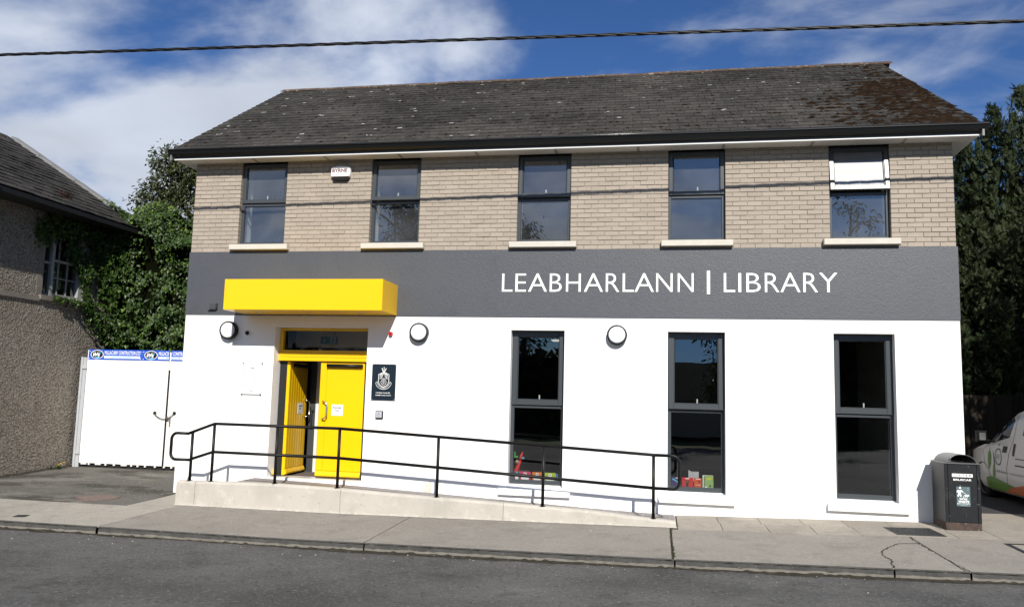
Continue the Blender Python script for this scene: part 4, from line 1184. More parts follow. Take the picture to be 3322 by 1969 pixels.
for k, (x, y, z) in enumerate(((6.02, 2.45, 2.72), (6.28, 2.45, 2.60))):
    cl_ = thing('ceiling_light', 'pale ceiling light seen through the tall window %s' % ('nearest the doors, left of the pair', 'nearest the doors, right of the pair')[k], 'ceiling light', (x, y, z), group='ceiling lights inside the library')
    q = MB(); q.box(x - .10, x + .10, y, y + .30, z + 0.01, z + .04); q.build('housing', MT['lining'], cl_)
    q = MB(); q.prism([(y, z + .01), (y + .30, z + .01), (y + .27, z - .015), (y + .03, z - .015)], 'x', x - .095, x + .095); q.build('diffuser', MT['pale_glow'], cl_)
    q = MB(); q.tube([(x, y + .15, z + .04), (x, y + .15, 2.9)], 0.005, 6); q.build('rod', MT['chrome'], cl_)

# ------------------------------------------------------------------ books and toy on the inner window boards
def bmat(n, c): return M(n, c, 0.5, 0.3)
def book(label, x0, x1, zt, col, y=0.30, d=0.022, deco=None, z0=DZ0 + 0.0125):
    t = thing('book', label, 'book', ((x0 + x1) / 2, y, z0), group='picture books in the ground floor windows')
    q = MB(); q.box(x0, x1, y, y + 0.003, z0, zt); q.box(x0, x1, y + d - .003, y + d, z0, zt); q.box(x0, x0 + .003, y + .003, y + d - .003, z0, zt); q.build('cover', bmat('book_cover', col), t)
    q = MB(); q.box(x0 + .003, x1 - .002, y + .0032, y + d - .0032, z0 + .002, zt - .003); q.build('pages', MT['white_print'], t)
    for nm, m, mb_ in deco or []:
        mb_.build(nm, m, t, recalc=False)
    return t
def oval(cx, cz, rx, rz, y, n=16):
    q = MB(); q.v = [(cx + rx * math.cos(6.2832 * k / n), y, cz + rz * math.sin(6.2832 * k / n)) for k in range(n)]; q.f = [tuple(range(n))]; return q
def rect(x0, x1, z0, z1_, y):
    q = MB(); q.quad((x0, y, z0), (x1, y, z0), (x1, y, z1_), (x0, y, z1_)); return q
YB = 0.2985
def label_book(lab, x0, x1, zt, c):
    cx_ = (x0 + x1) / 2; w = x1 - x0
    book(lab, x0, x1, zt, c, deco=[('cover_panel', MT['white_print'], oval(cx_, 0.185, w * .36, 0.052, YB)), ('cover_badge', MT['white_print'], rect(cx_ - w * .13, cx_ + w * .13, zt - .05, zt - .012, YB - .0006)), ('cover_mark', bmat('cover_mark_ink', (c[0] * .4, c[1] * .4, c[2] * .4)), oval(cx_, zt - .030, .012, .012, YB - .0012)), ('cover_strip', bmat('cover_strip_ink', (0.12, 0.2, 0.06)), rect(cx_ - w * .2, cx_ + w * .2, .148, .158, YB - .0012))])
label_book('teal picture book leaning at the left of the row under the red toy', 5.905, 5.985, .288, (0.03, 0.13, 0.19))
label_book('pink picture book second in the row behind the railing', 5.990, 6.172, .288, (0.55, 0.04, 0.13))
label_book('orange picture book with white oval behind the railing post', 6.200, 6.362, .288, (0.62, 0.17, 0.02))
label_book('lime green picture book at the right end of the row behind the railing', 6.400, 6.585, .286, (0.36, 0.45, 0.02))
book('thin blue book standing just behind the lime green one', 6.590, 6.622, .272, (0.03, 0.18, 0.42), y=0.315)
book('dark purple picture book behind the end loop of the handrail', 8.425, 8.535, .306, (0.045, 0.03, 0.13), deco=[('cover_flash', bmat('cover_flash_ink', (0.08, 0.45, 0.62)), (lambda q: q)(MB().add([(8.43, YB, .275), (8.46, YB, .285), (8.53, YB, .23), (8.53, YB, .215)], [(0, 1, 2, 3)]))), ('cover_title', MT['white_print'], rect(8.49, 8.53, .285, .297, YB))])
BK = MT['black_ink']
cat = MB()
cat.v += [(8.668 + .030 * math.cos(6.2832 * k / 14), YB - .001, .232 + .022 * math.sin(6.2832 * k / 14)) for k in range(14)]; cat.f.append(tuple(range(14)))
cat.add([(8.642, YB - .001, .242), (8.660, YB - .001, .252), (8.645, YB - .001, .268)], [(0, 1, 2)]); cat.add([(8.676, YB - .001, .252), (8.694, YB - .001, .242), (8.691, YB - .001, .268)], [(0, 1, 2)])
cat.quad((8.648, YB - .001, .17), (8.688, YB - .001, .17), (8.683, YB - .001, .222), (8.653, YB - .001, .222))
book('red picture book with a black cat on its cover', 8.585, 8.760, .304, (0.52, 0.018, 0.02), deco=[('cover_grass', bmat('cover_grass_ink', (0.06, 0.22, 0.03)), rect(8.586, 8.65, .101, .16, YB)), ('cover_patch', MT['white_print'], rect(8.70, 8.759, .101, .165, YB)), ('cover_cat', BK, cat), ('cat_eyes', bmat('cat_eye_ink', (0.5, 0.45, 0.05)), (lambda a, b: a.add(b.v, b.f))(oval(8.656, .236, .007, .004, YB - .002), oval(8.680, .236, .007, .004, YB - .002))), ('cover_title', MT['white_print'], rect(8.64, 8.70, .284, .296, YB))])
book('orange red paperback between the cat book and the green book', 8.772, 8.890, .303, (0.55, 0.075, 0.012), deco=[('cover_title', MT['white_print'], rect(8.80, 8.87, .284, .294, YB)), ('cover_figure', BK, rect(8.840, 8.868, .235, .262, YB)), ('cover_line', MT['white_print'], rect(8.79, 8.87, .196, .201, YB)), ('cover_box', MT['white_print'], rect(8.81, 8.86, .104, .128, YB))])
book('pale cream book behind the green picture book', 8.905, 9.06, .350, (0.62, 0.62, 0.50), y=0.33)
book('green picture book with a yellow title, right end of its row', 8.935, 9.068, .346, (0.25, 0.40, 0.13), deco=[('cover_title', bmat('cover_title_ink', (0.6, 0.5, 0.03)), oval(9.0, .30, .045, .016, YB)), ('cover_patch', MT['white_print'], rect(8.937, 8.975, .12, .18, YB)), ('cover_picture', BK, oval(9.02, .19, .015, .015, YB))])
bs = thing('display_block', 'grey wedge shaped display block behind the red books', 'display stand', (8.78, 0.42, 0.1))
q = MB(); q.prism([(8.69, .0995), (8.85, .0995), (8.85, .385), (8.74, .385), (8.69, .415)], 'y', 0.40, 0.455); q.build('block', MT['galv'], bs)
q = MB(); q.prism([(8.74, .385), (8.85, .385), (8.85, .388), (8.74, .388)], 'y', 0.395, 0.46); q.build('block_top', MT['lining'], bs)
ty = thing('toy', 'red and green toy propped at the left above the display books', 'toy', (5.95, 0.36, 0.1))
q = MB(); q.tube([(5.90, .36, .10), (5.915, .36, .20), (5.93, .36, .31), (5.965, .36, .40), (5.995, .36, .48)], [.05, .045, .04, .028, .02], 10); q.build('body', bmat('toy_red', (0.60, 0.02, 0.02)), ty, smooth=True)
q = MB(); q.tube([(5.990, .35, .47), (6.000, .35, .53), (6.025, .35, .60)], [.022, .022, .008], 8); q.build('raised_arm', bmat('toy_bright_red', (0.68, 0.03, 0.03)), ty, smooth=True)
q = MB(); q.lathe([(0.001, -.03), (.025, -.02), (.036, 0), (.025, .02), (.001, .03)], (5.94, .335, .44), 'y', 12); q.build('face', bmat('toy_tan', (0.40, 0.28, 0.22)), ty, smooth=True)
q = MB(); q.lathe([(0.001, -.02), (.016, -.012), (.022, 0), (.016, .012), (.001, .02)], (6.035, .35, .50), 'y', 10); q.build('blue_ball', bmat('toy_blue', (0.10, 0.45, 0.60)), ty, smooth=True)
q = MB(); q.cbox(5.885, 5.95, .34, .37, .50, .535, .008); q.cbox(5.885, 5.905, .34, .37, .535, .60, .006); q.build('green_block', bmat('toy_green', (0.08, 0.30, 0.05)), ty)

# ------------------------------------------------------------------ covers in the ground
mc = thing('manhole_cover', 'dark patterned iron access cover set in the paving beside the litter bin', 'manhole cover', (11.65, -0.81, gz(11.65, -.81)))
def cover(corners, parent, ribs):
    (a, b, c, d) = [Vector((x, y, 0)) for x, y in corners]
    def P(u, v, h=0.0):
        p = a * (1 - u) * (1 - v) + b * u * (1 - v) + c * u * v + d * (1 - u) * v
        return (p.x, p.y, gz(p.x, p.y) + h)
    q = MB(); q.quad(P(0, 0, .003), P(1, 0, .003), P(1, 1, .003), P(0, 1, .003)); q.build('plate', MT['iron'], parent, recalc=False)
    q = MB()
    for (u0, u1, v0, v1) in ((0, 1, 0, .04), (0, 1, .96, 1), (0, .04, .04, .96), (.96, 1, .04, .96)):
        q.hexa([P(u0, v0, 0), P(u1, v0, 0), P(u1, v1, 0), P(u0, v1, 0), P(u0, v0, .006), P(u1, v0, .006), P(u1, v1, .006), P(u0, v1, .006)])
    q.build('frame', MT['iron'], parent)
    q = MB(); n = ribs
    for i in range(n):
        for j in range(n):
            u0, v0 = .06 + .88 * i / n, .06 + .88 * j / n; w = .88 / n
            if (i + j) % 2: (ua, ub, va, vb) = (u0 + w * .1, u0 + w * .9, v0 + w * .35, v0 + w * .65)
            else: (ua, ub, va, vb) = (u0 + w * .35, u0 + w * .65, v0 + w * .1, v0 + w * .9)
            q.hexa([P(ua, va, .003), P(ub, va, .003), P(ub, vb, .003), P(ua, vb, .003), P(ua, va, .008), P(ub, va, .008), P(ub, vb, .008), P(ua, vb, .008)])
    q.build('tread_pattern', MT['iron'], parent, kind='stuff')
cover([(11.365, -1.078), (11.975, -1.105), (11.935, -.512), (11.328, -.540)], mc, 14)
fc = thing('framed_cover', 'concrete filled access cover with a black iron rim at the pavement edge', 'manhole cover', (12.8, -1.75, gz(12.8, -1.75)))
q = MB(); C0 = [(12.515, -2.05), (13.1, -2.05), (13.1, -1.47), (12.515, -1.47)]
def gq(mb, x0, x1, y0, y1, h0, h1):
    mb.hexa([(x, y, gz(x, y) + h0) for x, y in ((x0, y0), (x1, y0), (x1, y1), (x0, y1))] + [(x, y, gz(x, y) + h1) for x, y in ((x0, y0), (x1, y0), (x1, y1), (x0, y1))])
for b4 in ((12.515, 13.1, -2.05, -1.985), (12.515, 13.1, -1.535, -1.47), (12.515, 12.575, -1.985, -1.535), (13.04, 13.1, -1.985, -1.535)):
    gq(q, *b4, 0, .006)
q.build('rim', MT['iron'], fc)
q = MB(); gq(q, 12.577, 13.038, -1.983, -1.537, 0, .004); q.build('infill', MT['slab'], fc)
sc = thing('stopcock_cover', 'small black stopcock cover in the pale pavement at far left', 'stopcock cover', (-.69, -2.59, gz(-.69, -2.59)))
ca = [(-.69 + .115 * math.cos(R(62 + 90 * k)), -2.59 + .115 * math.sin(R(62 + 90 * k))) for k in range(4)]
q = MB(); q.prism(ca, 'z', gz(-.69, -2.59) - .01, gz(-.69, -2.59) + .006); q.build('lid', MT['iron'], sc)
q = MB(); q.prism([(-.69 + .06 * math.cos(R(62 + 90 * k)), -2.59 + .06 * math.sin(R(62 + 90 * k))) for k in range(4)], 'z', gz(-.69, -2.59) + .0061, gz(-.69, -2.59) + .009); q.build('raised_square', MT['iron'], sc)
dg = thing('drain_cover', 'oval rusty ribbed drain cover in the asphalt drive', 'drain cover', (-.80, -.88, drivez(-.8, -.88)))
ov = [(-.80 + .34 * math.cos(6.2832 * k / 28), -.86 + .30 * math.sin(6.2832 * k / 28)) for k in range(28)]
q = MB(); q.prism(ov, 'z', drivez(-.8, -.86) - .02, drivez(-.8, -.86) + .010); q.build('plate', MT['rust_iron'], dg)
q = MB(); zc = drivez(-.8, -.86) + .010
for k in range(-8, 9):
    cx_ = -.80 + k * .055
    for t in np.linspace(-.28, .22, 11):
        x0, y0 = cx_ + t * .8, -.86 + t; x1, y1 = cx_ + (t + .05) * .8, -.86 + t + .05
        if ((x1 + .80) / .31) ** 2 + ((y1 + .86) / .27) ** 2 < 1 and ((x0 + .80) / .31) ** 2 + ((y0 + .86) / .27) ** 2 < 1:
            q.hexa([(x0 - .01, y0 + .01, zc), (x0 + .01, y0 - .01, zc), (x1 + .01, y1 - .01, zc), (x1 - .01, y1 + .01, zc), (x0 - .007, y0 + .007, zc + .007), (x0 + .007, y0 - .007, zc + .007), (x1 + .007, y1 - .007, zc + .007), (x1 - .007, y1 + .007, zc + .007)])
q.build('ribs', MT['rust_iron'], dg)

# ------------------------------------------------------------------ hoarding gate across the drive
GY = 2.5
gt = thing('hoarding_gate', 'white sheeted site gate with blue signboards along its top', 'gate', (-2, GY, -0.2))
for (a, b) in ((-3.865, -3.174), (-3.170, -1.925), (-1.882, -0.64), (-0.636, 0.60)):
    q = MB(); q.cbox(a, b, GY, GY + 0.02, -0.125, 2.262, 0.003); q.build('sheet', MT['hoarding'], gt)
q = MB(); q.box(-3.86, -1.93, GY + .021, GY + .07, -.10, -.03); q.box(-3.86, -1.93, GY + .021, GY + .07, 1.0, 1.07); q.box(-3.86, -1.93, GY + .021, GY + .07, 2.15, 2.22); q.box(-1.88, .6, GY + .021, GY + .07, -.10, -.03); q.box(-1.88, .6, GY + .021, GY + .07, 2.15, 2.22)
q.build('back_rails', MT['galv'], gt)
q = MB(); q.box(-1.920, -1.912, GY - .004, GY + .05, -.13, 2.262); q.box(-1.905, -1.886, GY + .01, GY + .05, -.18, 2.25); q.build('meeting_stile', MT['gasket'], gt)
q = MB(); q.box(-1.912, -1.886, GY - .004, GY + .009, 1.86, 2.24); q.build('edge_strip', MT['hoarding'], gt)
x = -3.82
while x < -0.9:
    w = random.choice((0.035, 0.035, 0.04, 0.13))
    q = MB(); q.box(x, x + w, GY + .002, GY + .03, -.16 if w < .1 else -.155, -.127); q.build('bottom_tab', MT['hoarding'], gt)
    x += random.uniform(0.14, 0.24)
q = MB(); q.box(-3.86, .6, GY + .05, GY + .06, -.5, -.128); q.build('dark_strip', MT['gasket'], gt)  # black strip along the foot of the sheets
q = MB(); q.cbox(-4.005, -3.955, GY - .02, GY + .03, -.35, 2.11, .004); q.build('post', MT['galv'], gt)
q = MB(); q.cbox(-3.954, -3.875, GY - .005, GY + .03, -.33, 2.10, .004); q.build('post_web', MT['dark_grey_paint' if False else 'galv'], gt)
for z in (.05, 1.85):
    q = MB(); q.cbox(-3.955, -3.85, GY - .03, GY - .006, z, z + .07, .004); q.build('hinge', MT['galv'], gt)
for xs__, sub in ((-3.838, 'BUILDING & CIVIL ENGINEERING'), (-2.558, 'T.  087 6855208    087 12'),):
    w = 1.272
    ranges = [(xs__, xs__ + w)] if xs__ < -3 else [(xs__, -1.924), (-1.882, xs__ + w)]
    sb = None
    for (a, b) in ranges:
        q = MB(); q.box(a, b, GY - .010, GY - .001, 2.058, 2.272); o = q.build('signboard', MT['sign_blue'], gt); sb = sb or o
    cx_, cz_ = xs__ + .205, 2.166
    oval(cx_, cz_, .155, .094, GY - .0105, 28).build('logo_rim', MT['white_print'], sb, recalc=False)
    oval(cx_, cz_, .140, .083, GY - .0112, 28).build('logo_disc', MT['sign_black'], sb, recalc=False)
    YP = GY - .0120
    q = MB(); stroke(q, [(cx_ - .085, cz_ - .035), (cx_ - .068, cz_ + .040), (cx_ - .020, cz_ - .018), (cx_ + .030, cz_ + .040), (cx_ + .045, cz_ - .035)], .036); q.build('logo_letter', MT['letter'], sb, recalc=False)
    q = MB(); stroke(q, [(cx_ + .065, cz_ + .040), (cx_ + .078, cz_ + .028), (cx_ + .070, cz_ + .012)], .022); stroke(q, [(cx_ - .040, cz_ - .030), (cx_ - .030, cz_ - .060), (cx_ + .005, cz_ - .072), (cx_ + .055, cz_ - .070)], .024); q.build('logo_letter', MT['sign_cyan'], sb, recalc=False)
    q = MB(); stroke(q, [(cx_ + .010, cz_ - .048), (cx_ + .060, cz_ - .048)], .009); q.build('logo_bar', MT['white_print'], sb, recalc=False)
    t_ = text_mb('MULLACURRY CONSTRUCTION LTD-', xs__ + .385, 2.168, .075, GY - .0115, width=.855, bold=.015)
    if len(ranges) > 1:
        t_.v = [(x, y, z) for x, y, z in t_.v]
        keep = [f for f in t_.f if all(not (-1.93 < t_.v[i][0] < -1.876) for i in f)]
        t_.f = keep
    t_.build('sign_lettering', MT['letter'], sb, recalc=False)
    segs = [(xs__ + .375, xs__ + 1.235)] if len(ranges) == 1 else [(xs__ + .375, -1.926), (-1.880, xs__ + 1.235)]
    q = MB()
    for a, b in segs: q.quad((a, GY - .0113, 2.085), (b, GY - .0113, 2.085), (b, GY - .0113, 2.142), (a, GY - .0113, 2.142))
    q.build('sign_panel', MT['sign_pale'], sb, recalc=False)
    t_ = text_mb(sub, xs__ + .805, 2.099, .030, GY - .0122, width=.5 if xs__ < -3 else .66, align='C')
    if len(ranges) > 1: t_.f = [f for f in t_.f if all(not (-1.93 < t_.v[i][0] < -1.876) for i in f)]
    t_.build('sign_lettering', MT['sign_cyan' if xs__ < -3 else 'sign_blue'], sb, recalc=False)
    for x in (xs__ + .03, xs__ + w - .03):
        for z in (2.085, 2.235):
            if not (-1.93 < x < -1.87):
                oval(x, z, .010, .010, GY - .0115, 8).build('screw_cap', MT['white_print'], sb, recalc=False)
for x, z in ((-2.167, .958), (-1.716, .968)):
    q = MB(); q.lathe([(.040, -.002), (.040, -.006), (.022, -.008), (.020, 0.0)], (x, GY, z), 'y', 16); q.build('chain_grommet', MT['gasket'], gt)
ch = thing('chain', 'steel chain looped between the two leaves of the hoarding gate', 'chain', (-1.94, GY - .03, .9))
lk = MB(); lk.tube([(.021 * math.cos(6.2832 * k / 12) * 1.35, 0, .013 * math.sin(6.2832 * k / 12)) for k in range(12)], .0042, 6, closed=True)
LKM = mesh_of('link', lk.v, lk.f, MT['chain'], True)
pts = [(-2.165 + .45 * t, .955 - .115 * math.sin(math.pi * min(1, t * 1.0)) ** .8 + .01 * t) for t in np.linspace(0, 1, 120)]
acc = 0; k = 0
for (a, b) in zip(pts, pts[1:]):
    acc += math.dist(a, b)
    if acc > .036:
        acc = 0; k += 1
        link('link', LKM, ch, loc=(a[0], GY - .025, a[1]), rot=(R(90) * (k % 2) + .3, -math.atan2(b[1] - a[1], b[0] - a[0]), 0))
for j in range(5):
    link('link', LKM, ch, loc=(-1.795, GY - .028, .87 - j * .037), rot=(R(90) * (j % 2) + .2, R(88), 0))
q = MB(); q.cbox(-1.875, -1.825, GY - .055, GY - .03, .825, .875, .006); q.tube([(-1.865, GY - .042, .875), (-1.863, GY - .042, .905), (-1.85, GY - .042, .915), (-1.837, GY - .042, .905), (-1.835, GY - .042, .875)], .005, 6); q.build('padlock', MT['chain'], ch)

# ------------------------------------------------------------------ litter bin
bn = thing('litter_bin', 'black litter bin with arched hood and dog waste sticker by the library corner', 'litter bin', (12.36, -0.60, gz(12.36, -.60) + .004), rot=(0, 0, R(1.5)))
def bl(mb, name, mat, par=None, **k): return mb.build(name, MT[mat], par or bn, local=(par is None), **k)
BW, BD = 0.232, 0.49
q = MB(); q.box(-BW + .004, BW - .004, .010, BD, .10, .895)
body = bl(q, 'body', 'bin')
q = MB(); q.box(-BW + .002, BW - .002, .004, BD + .002, 0, .099); bl(q, 'base', 'bin_rust')
for s_ in (-1, 1):
    q = MB(); a, b = sorted((s_ * BW, s_ * (BW - .042))); q.cbox(a, b, 0, .0095, .095, .895, .004); bl(q, 'corner_post', 'bin')
q = MB(); q.cbox(-BW + .046, BW - .046, .002, .0095, .105, .888, .003); door = bl(q, 'door', 'bin')
q = MB(); q.box(-BW - .012, BW + .012, -.008, BD + .008, .896, .910); bl(q, 'rim', 'bin_grey')
arcp = [(-.19 * math.cos(math.pi * k / 14), .910 + .118 * math.sin(math.pi * k / 14)) for k in range(15)]
inn_ = [(x * .965, .910 + (z - .910) * .95) for x, z in reversed(arcp)]
q = MB(); q.prism(arcp + inn_, 'y', -.004, BD + .002); bl(q, 'hood', 'bin_grey')
q = MB(); q.prism([(-.18, .911)] + [(x * .96, .911 + (z - .91) * .94) for x, z in arcp[1:5]] + [(-.115, .95), (-.06, .95), (-.06, .911)], 'y', BD - .02, BD - .005); q.prism([(.03, .911)] + [(.03, .95)] + [(x * .96, .911 + (z - .91) * .94) for x, z in arcp[10:14]] + [(.18, .911)], 'y', BD - .02, BD - .005); q.prism([(x * .96, .911 + (z - .91) * .94) for x, z in arcp[4:11]] + [(.03, .972), (-.07, .972)], 'y', BD - .02, BD - .005); bl(q, 'hood_back', 'bin')
q = MB()
for r in range(14):
    for c in range(6):
        yy = .09 + c * .06; zz = .76 - r * .035
        q.add([(-BW + .0035, yy - .006, zz), (-BW + .0035, yy, zz - .006), (-BW + .0035, yy + .006, zz), (-BW + .0035, yy, zz + .006)], [(0, 1, 2, 3)])
q.build('perforations', MT['gasket'], bn, local=True, recalc=False, kind='stuff')
def bd(mb, name, mat): return mb.build(name, MT[mat], door, local=True, recalc=False)
def off(mb, dy): return mb
bd(rect(-.133, .133, .718, .762, .0012), 'nameplate', 'white_print')
bd(text_mb('L I T T E R', 0, .727, .026, .0006, width=.245, align='C', bold=.02), 'lettering', 'black_ink')
bd(text_mb('BRUSCAR', 0, .668, .025, .0012, width=.235, align='C', bold=.02), 'lettering', 'letter')
bd(oval(.152, .652, .007, .007, .0012, 10), 'lock', 'gasket')
bd(rect(-.083, .093, .322, .588, .0012), 'sticker', 'sticker')
YP = .0006
q = MB(); stroke(q, [(-.040, .535), (-.045, .490)], .038); stroke(q, [(-.050, .49), (-.066, .455)], .018); stroke(q, [(-.040, .49), (-.024, .455)], .018); stroke(q, [(-.03, .545), (.0, .515)], .012); stroke(q, [(-.052, .54), (-.075, .525), (-.072, .51)], .012); stroke(q, [(-.002, .516), (.065, .470)], .004)
q.v += [(-.036 + .013 * math.cos(k * .785), YP, .572 + .013 * math.sin(k * .785)) for k in range(8)]; q.f.append(tuple(range(len(q.v) - 8, len(q.v))))
stroke(q, [(.022, .466), (.058, .466)], .018); stroke(q, [(.058, .468), (.076, .474)], .020); stroke(q, [(.028, .46), (.026, .444)], .006); stroke(q, [(.054, .46), (.055, .444)], .006); stroke(q, [(.022, .468), (.012, .478)], .005)
q.v += [(.006 + .007 * math.cos(k * .785), YP, .450 + .007 * math.sin(k * .785)) for k in range(8)]; q.f.append(tuple(range(len(q.v) - 8, len(q.v))))
bd(q, 'walker_pictogram', 'letter')
q = MB(); stroke(q, [(.066 + .010 * math.cos(2.094 * k + 1.57), .566 + .010 * math.sin(2.094 * k + 1.57)) for k in range(3)], .004, True); q.quad((.052, YP, .540), (.082, YP, .540), (.082, YP, .544), (.052, YP, .544)); bd(q, 'recycle_mark', 'ink')
bd(text_mb('DOG', .004, .408, .026, .0006, width=.096, align='C', bold=.03), 'lettering', 'letter')
bd(text_mb('WASTE', .006, .371, .027, .0006, width=.142, align='C', bold=.03), 'lettering', 'letter')
bd(text_mb('BAG IT. TIE IT. BIN IT', .004, .351, .012, .0006, width=.168, align='C', bold=.02), 'lettering', 'letter')
bd(text_mb('Thank you', .004, .333, .008, .0006, width=.09, align='C'), 'lettering', 'letter')
q = MB(); q.tube([(.190, -.002, .80), (.193, -.006, .70), (.205, -.006, .66), (.198, -.004, .63)], .005, 6); bl(q, 'latch_wire', 'gasket', smooth=True)

# ------------------------------------------------------------------ overhead cable
oc = thing('overhead_cable', 'twisted black overhead cable strung across the sky in front of the roof', 'cable', (8, -2.2, 6.46))
def cabp(x): return Vector((x, -2.4995 + (x - .775) * .0374, 6.5225 - (x - .775) * .0069 - 0.004 * math.sin((x + 4) * .24)))
for k in range(3):
    q = MB(); xs_ = lin(-24, 32, 0.09)
    q.tube([cabp(x) + Vector((0, .013 * math.cos(x * 7.5 + k * 2.094), .013 * math.sin(x * 7.5 + k * 2.094))) for x in xs_], .0135, 6); q.build('strand', MT['cable'], oc, smooth=True, recalc=False)

# ------------------------------------------------------------------ pebbledashed house on the left
HXW = -4.10
hs = thing('pebbledash_house', 'old pebbledashed house with slate roof in shade at the left edge', 'house', (-6.5, 1, -0.3))
HY0, HY1 = -3.0, 3.62
WY0, WY1, WZ0, WZ1 = 1.25, 2.50, 3.30, 4.62
def wall_open_y(mb, y0, y1, z0, z1_, x0, x1, ops):
    t = wall_open(MB(), y0, y1, z0, z1_, x0, x1, ops)
    mb.v += [(y, x, z) for x, y, z in t.v]; b = len(mb.v) - len(t.v); mb.f += [tuple(i + b for i in f) for f in t.f]
mb = MB()
wall_open_y(mb, HY0, HY1, -1.0, 5.0, HXW - .35, HXW, [(WY0, WY1, WZ0, WZ1)])
mb.box(-9.0, HXW - .351, HY0, HY0 + .35, -1.0, 5.0); mb.box(-9.0, HXW - .351, HY1 - .35, HY1, -1.0, 5.0); mb.box(-9.0, -8.7, HY0 + .351, HY1 - .351, -1, 5.0)
mb.prism([(-9.0, 5.001), (HXW - .36, 5.001), (-6.55, 6.4)], 'y', HY1 - .3, HY1 - .002)
mb.prism([(-9.0, 5.001), (HXW - .002, 5.001), (-6.55, 6.75)], 'y', HY0 + .002, HY0 + .3)
mb.build('wall', MT['roughcast'], hs)
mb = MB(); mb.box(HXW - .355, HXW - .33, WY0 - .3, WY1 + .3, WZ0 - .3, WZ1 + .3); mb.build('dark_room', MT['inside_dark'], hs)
mb = MB(); mb.box(HXW - .001, HXW + .035, HY0, WY0 - .03, 3.165, 3.262); mb.build('string_course', MT['stone'], hs)
mb = MB(); mb.box(HXW - .15, HXW + .065, WY0 - .03, WY1 + .12, 3.205, 3.300); mb.build('window_sill', MT['stone'], hs)
mb = MB(); mb.box(HXW - .20, HXW + .006, WY0 - .10, WY0 + .05, 3.301, WZ1); mb.build('stone_jamb', MT['stone'], hs)
wx = HXW - .14
mb = MB()
mb.box(wx, wx + .05, WY0 + .051, WY0 + .13, WZ0 + .001, WZ1); mb.box(wx, wx + .07, 1.585, 1.665, WZ0 + .001, WZ1); mb.box(wx, wx + .10, 2.375, WY1, WZ0 + .001, WZ1); mb.box(wx, wx + .06, 1.666, 2.374, WZ0 + .001, WZ0 + .075); mb.box(wx, wx + .05, WY0 + .131, 1.584, WZ0 + .001, WZ0 + .06); mb.box(wx, wx + .05, WY0 + .131, 1.584, 3.98, 4.02)
hw = mb.build('window_frame', MT['dimmed_old_white'], hs)
mb = MB(); mb.box(wx + .005, wx + .055, 1.666, 2.374, 4.045, 4.095); mb.build('meeting_rail', MT['dimmed_old_white'], hw)
for y in (1.835, 2.095):
    mb = MB(); mb.box(wx + .01, wx + .035, y - .011, y + .011, WZ0 + .076, 4.044); mb.box(wx + .01, wx + .03, y - .011, y + .011, 4.096, WZ1); mb.build('glazing_bar', MT['dimmed_old_white'], hw)
mb = MB(); mb.box(wx + .0105, wx + .0345, 1.667, 2.373, 3.70, 3.722); mb.build('glazing_bar', MT['dimmed_old_white'], hw)
mb = MB(); mb.quad((wx + .008, 1.39, WZ0), (wx + .008, 2.40, WZ0), (wx + .008, 2.40, WZ1), (wx + .008, 1.39, WZ1)); mb.build('pane', MT['glass'], hw, recalc=False)
# roof: east slope, eave along y
HEX, HEZ = -3.60, 5.10; HRX, HRZ = -7.4, 7.44
HSL = math.hypot(HRX - HEX, HRZ - HEZ); HP = math.atan2(HRZ - HEZ, HEX - HRX)
VY = 3.72
def hroof(y, s, n=0.0):
    return (HEX - s * math.cos(HP) + n * math.sin(HP), y, HEZ + s * math.sin(HP) + n * math.cos(HP))
mb = MB()
t4 = [hroof(HY0 - .2, 0.02, -.012), hroof(VY - .02, 0.02, -.012), hroof(VY - .02, HSL, -.012), hroof(HY0 - .2, HSL, -.012)]
mb.hexa([(p[0], p[1], p[2] - .09) for p in t4] + t4)
t4 = [(HRX, HY0 - .2, HRZ - .012), (HRX, VY, HRZ - .012), (HRX - 3.8, VY, HEZ), (HRX - 3.8, HY0 - .2, HEZ)]
mb.hexa([(p[0], p[1], p[2] - .10) for p in t4] + t4)
mb.build('roof', MT['slate'], hs)
mb = MB(); mb.box(HXW + .001, HEX + .02, HY0, VY - .03, 4.985, 4.998); mb.box(HEX - .02, HEX + .03, HY0, VY, 4.984, 5.075); mb.build('eaves_board', MT['gasket'], hs)
HG = 0.255
hsl = []
for r in range(int(math.ceil(HSL / HG))):
    y = VY - .06 - (0.14 if r % 2 else 0)
    s0 = r * HG
    ya = VY - .06
    while ya > HY0:
        yb = ya - (0.14 if (r % 2 and ya > VY - .1) else 0.28)
        hsl.append((yb, ya, s0)); ya = yb
hsl.sort(key=lambda q: -q[0] + q[2] * .3 if q[0] > -2 else 99)
q = MB(); q.hexa([(0.002, 0, -.006), (.278, -.004, -.006), (.278, .31, -.006), (.002, .31, -.006), (.002, 0, .006), (.278, -.004, .006), (.278, .31, .006), (.002, .31, .006)]); HSM = mesh_of('slate', q.v, q.f, MT['slate'])
rest = MB()
Rz = Matrix.Rotation(R(90), 4, 'Z')
for i, (yb, ya, s0) in enumerate(hsl):
    m3 = Matrix.Translation(hroof(yb, s0, .020 + random.gauss(0, .003))) @ Rz @ Euler((HP - .055 + random.gauss(0, .010), 0, random.gauss(0, .010))).to_matrix().to_4x4() @ Matrix.Diagonal(((ya - yb) / .28, 1, 1, 1))
    if i < 240:
        o = link('slate', HSM, hs); o.matrix_basis = m3; WM[o.name] = m3
    else:
        rest.add([m3 @ v.co for v in HSM.vertices], [tuple(p.vertices) for p in HSM.polygons])
rest.build('slating', MT['slate'], hs, kind='stuff')
s0 = 0.0
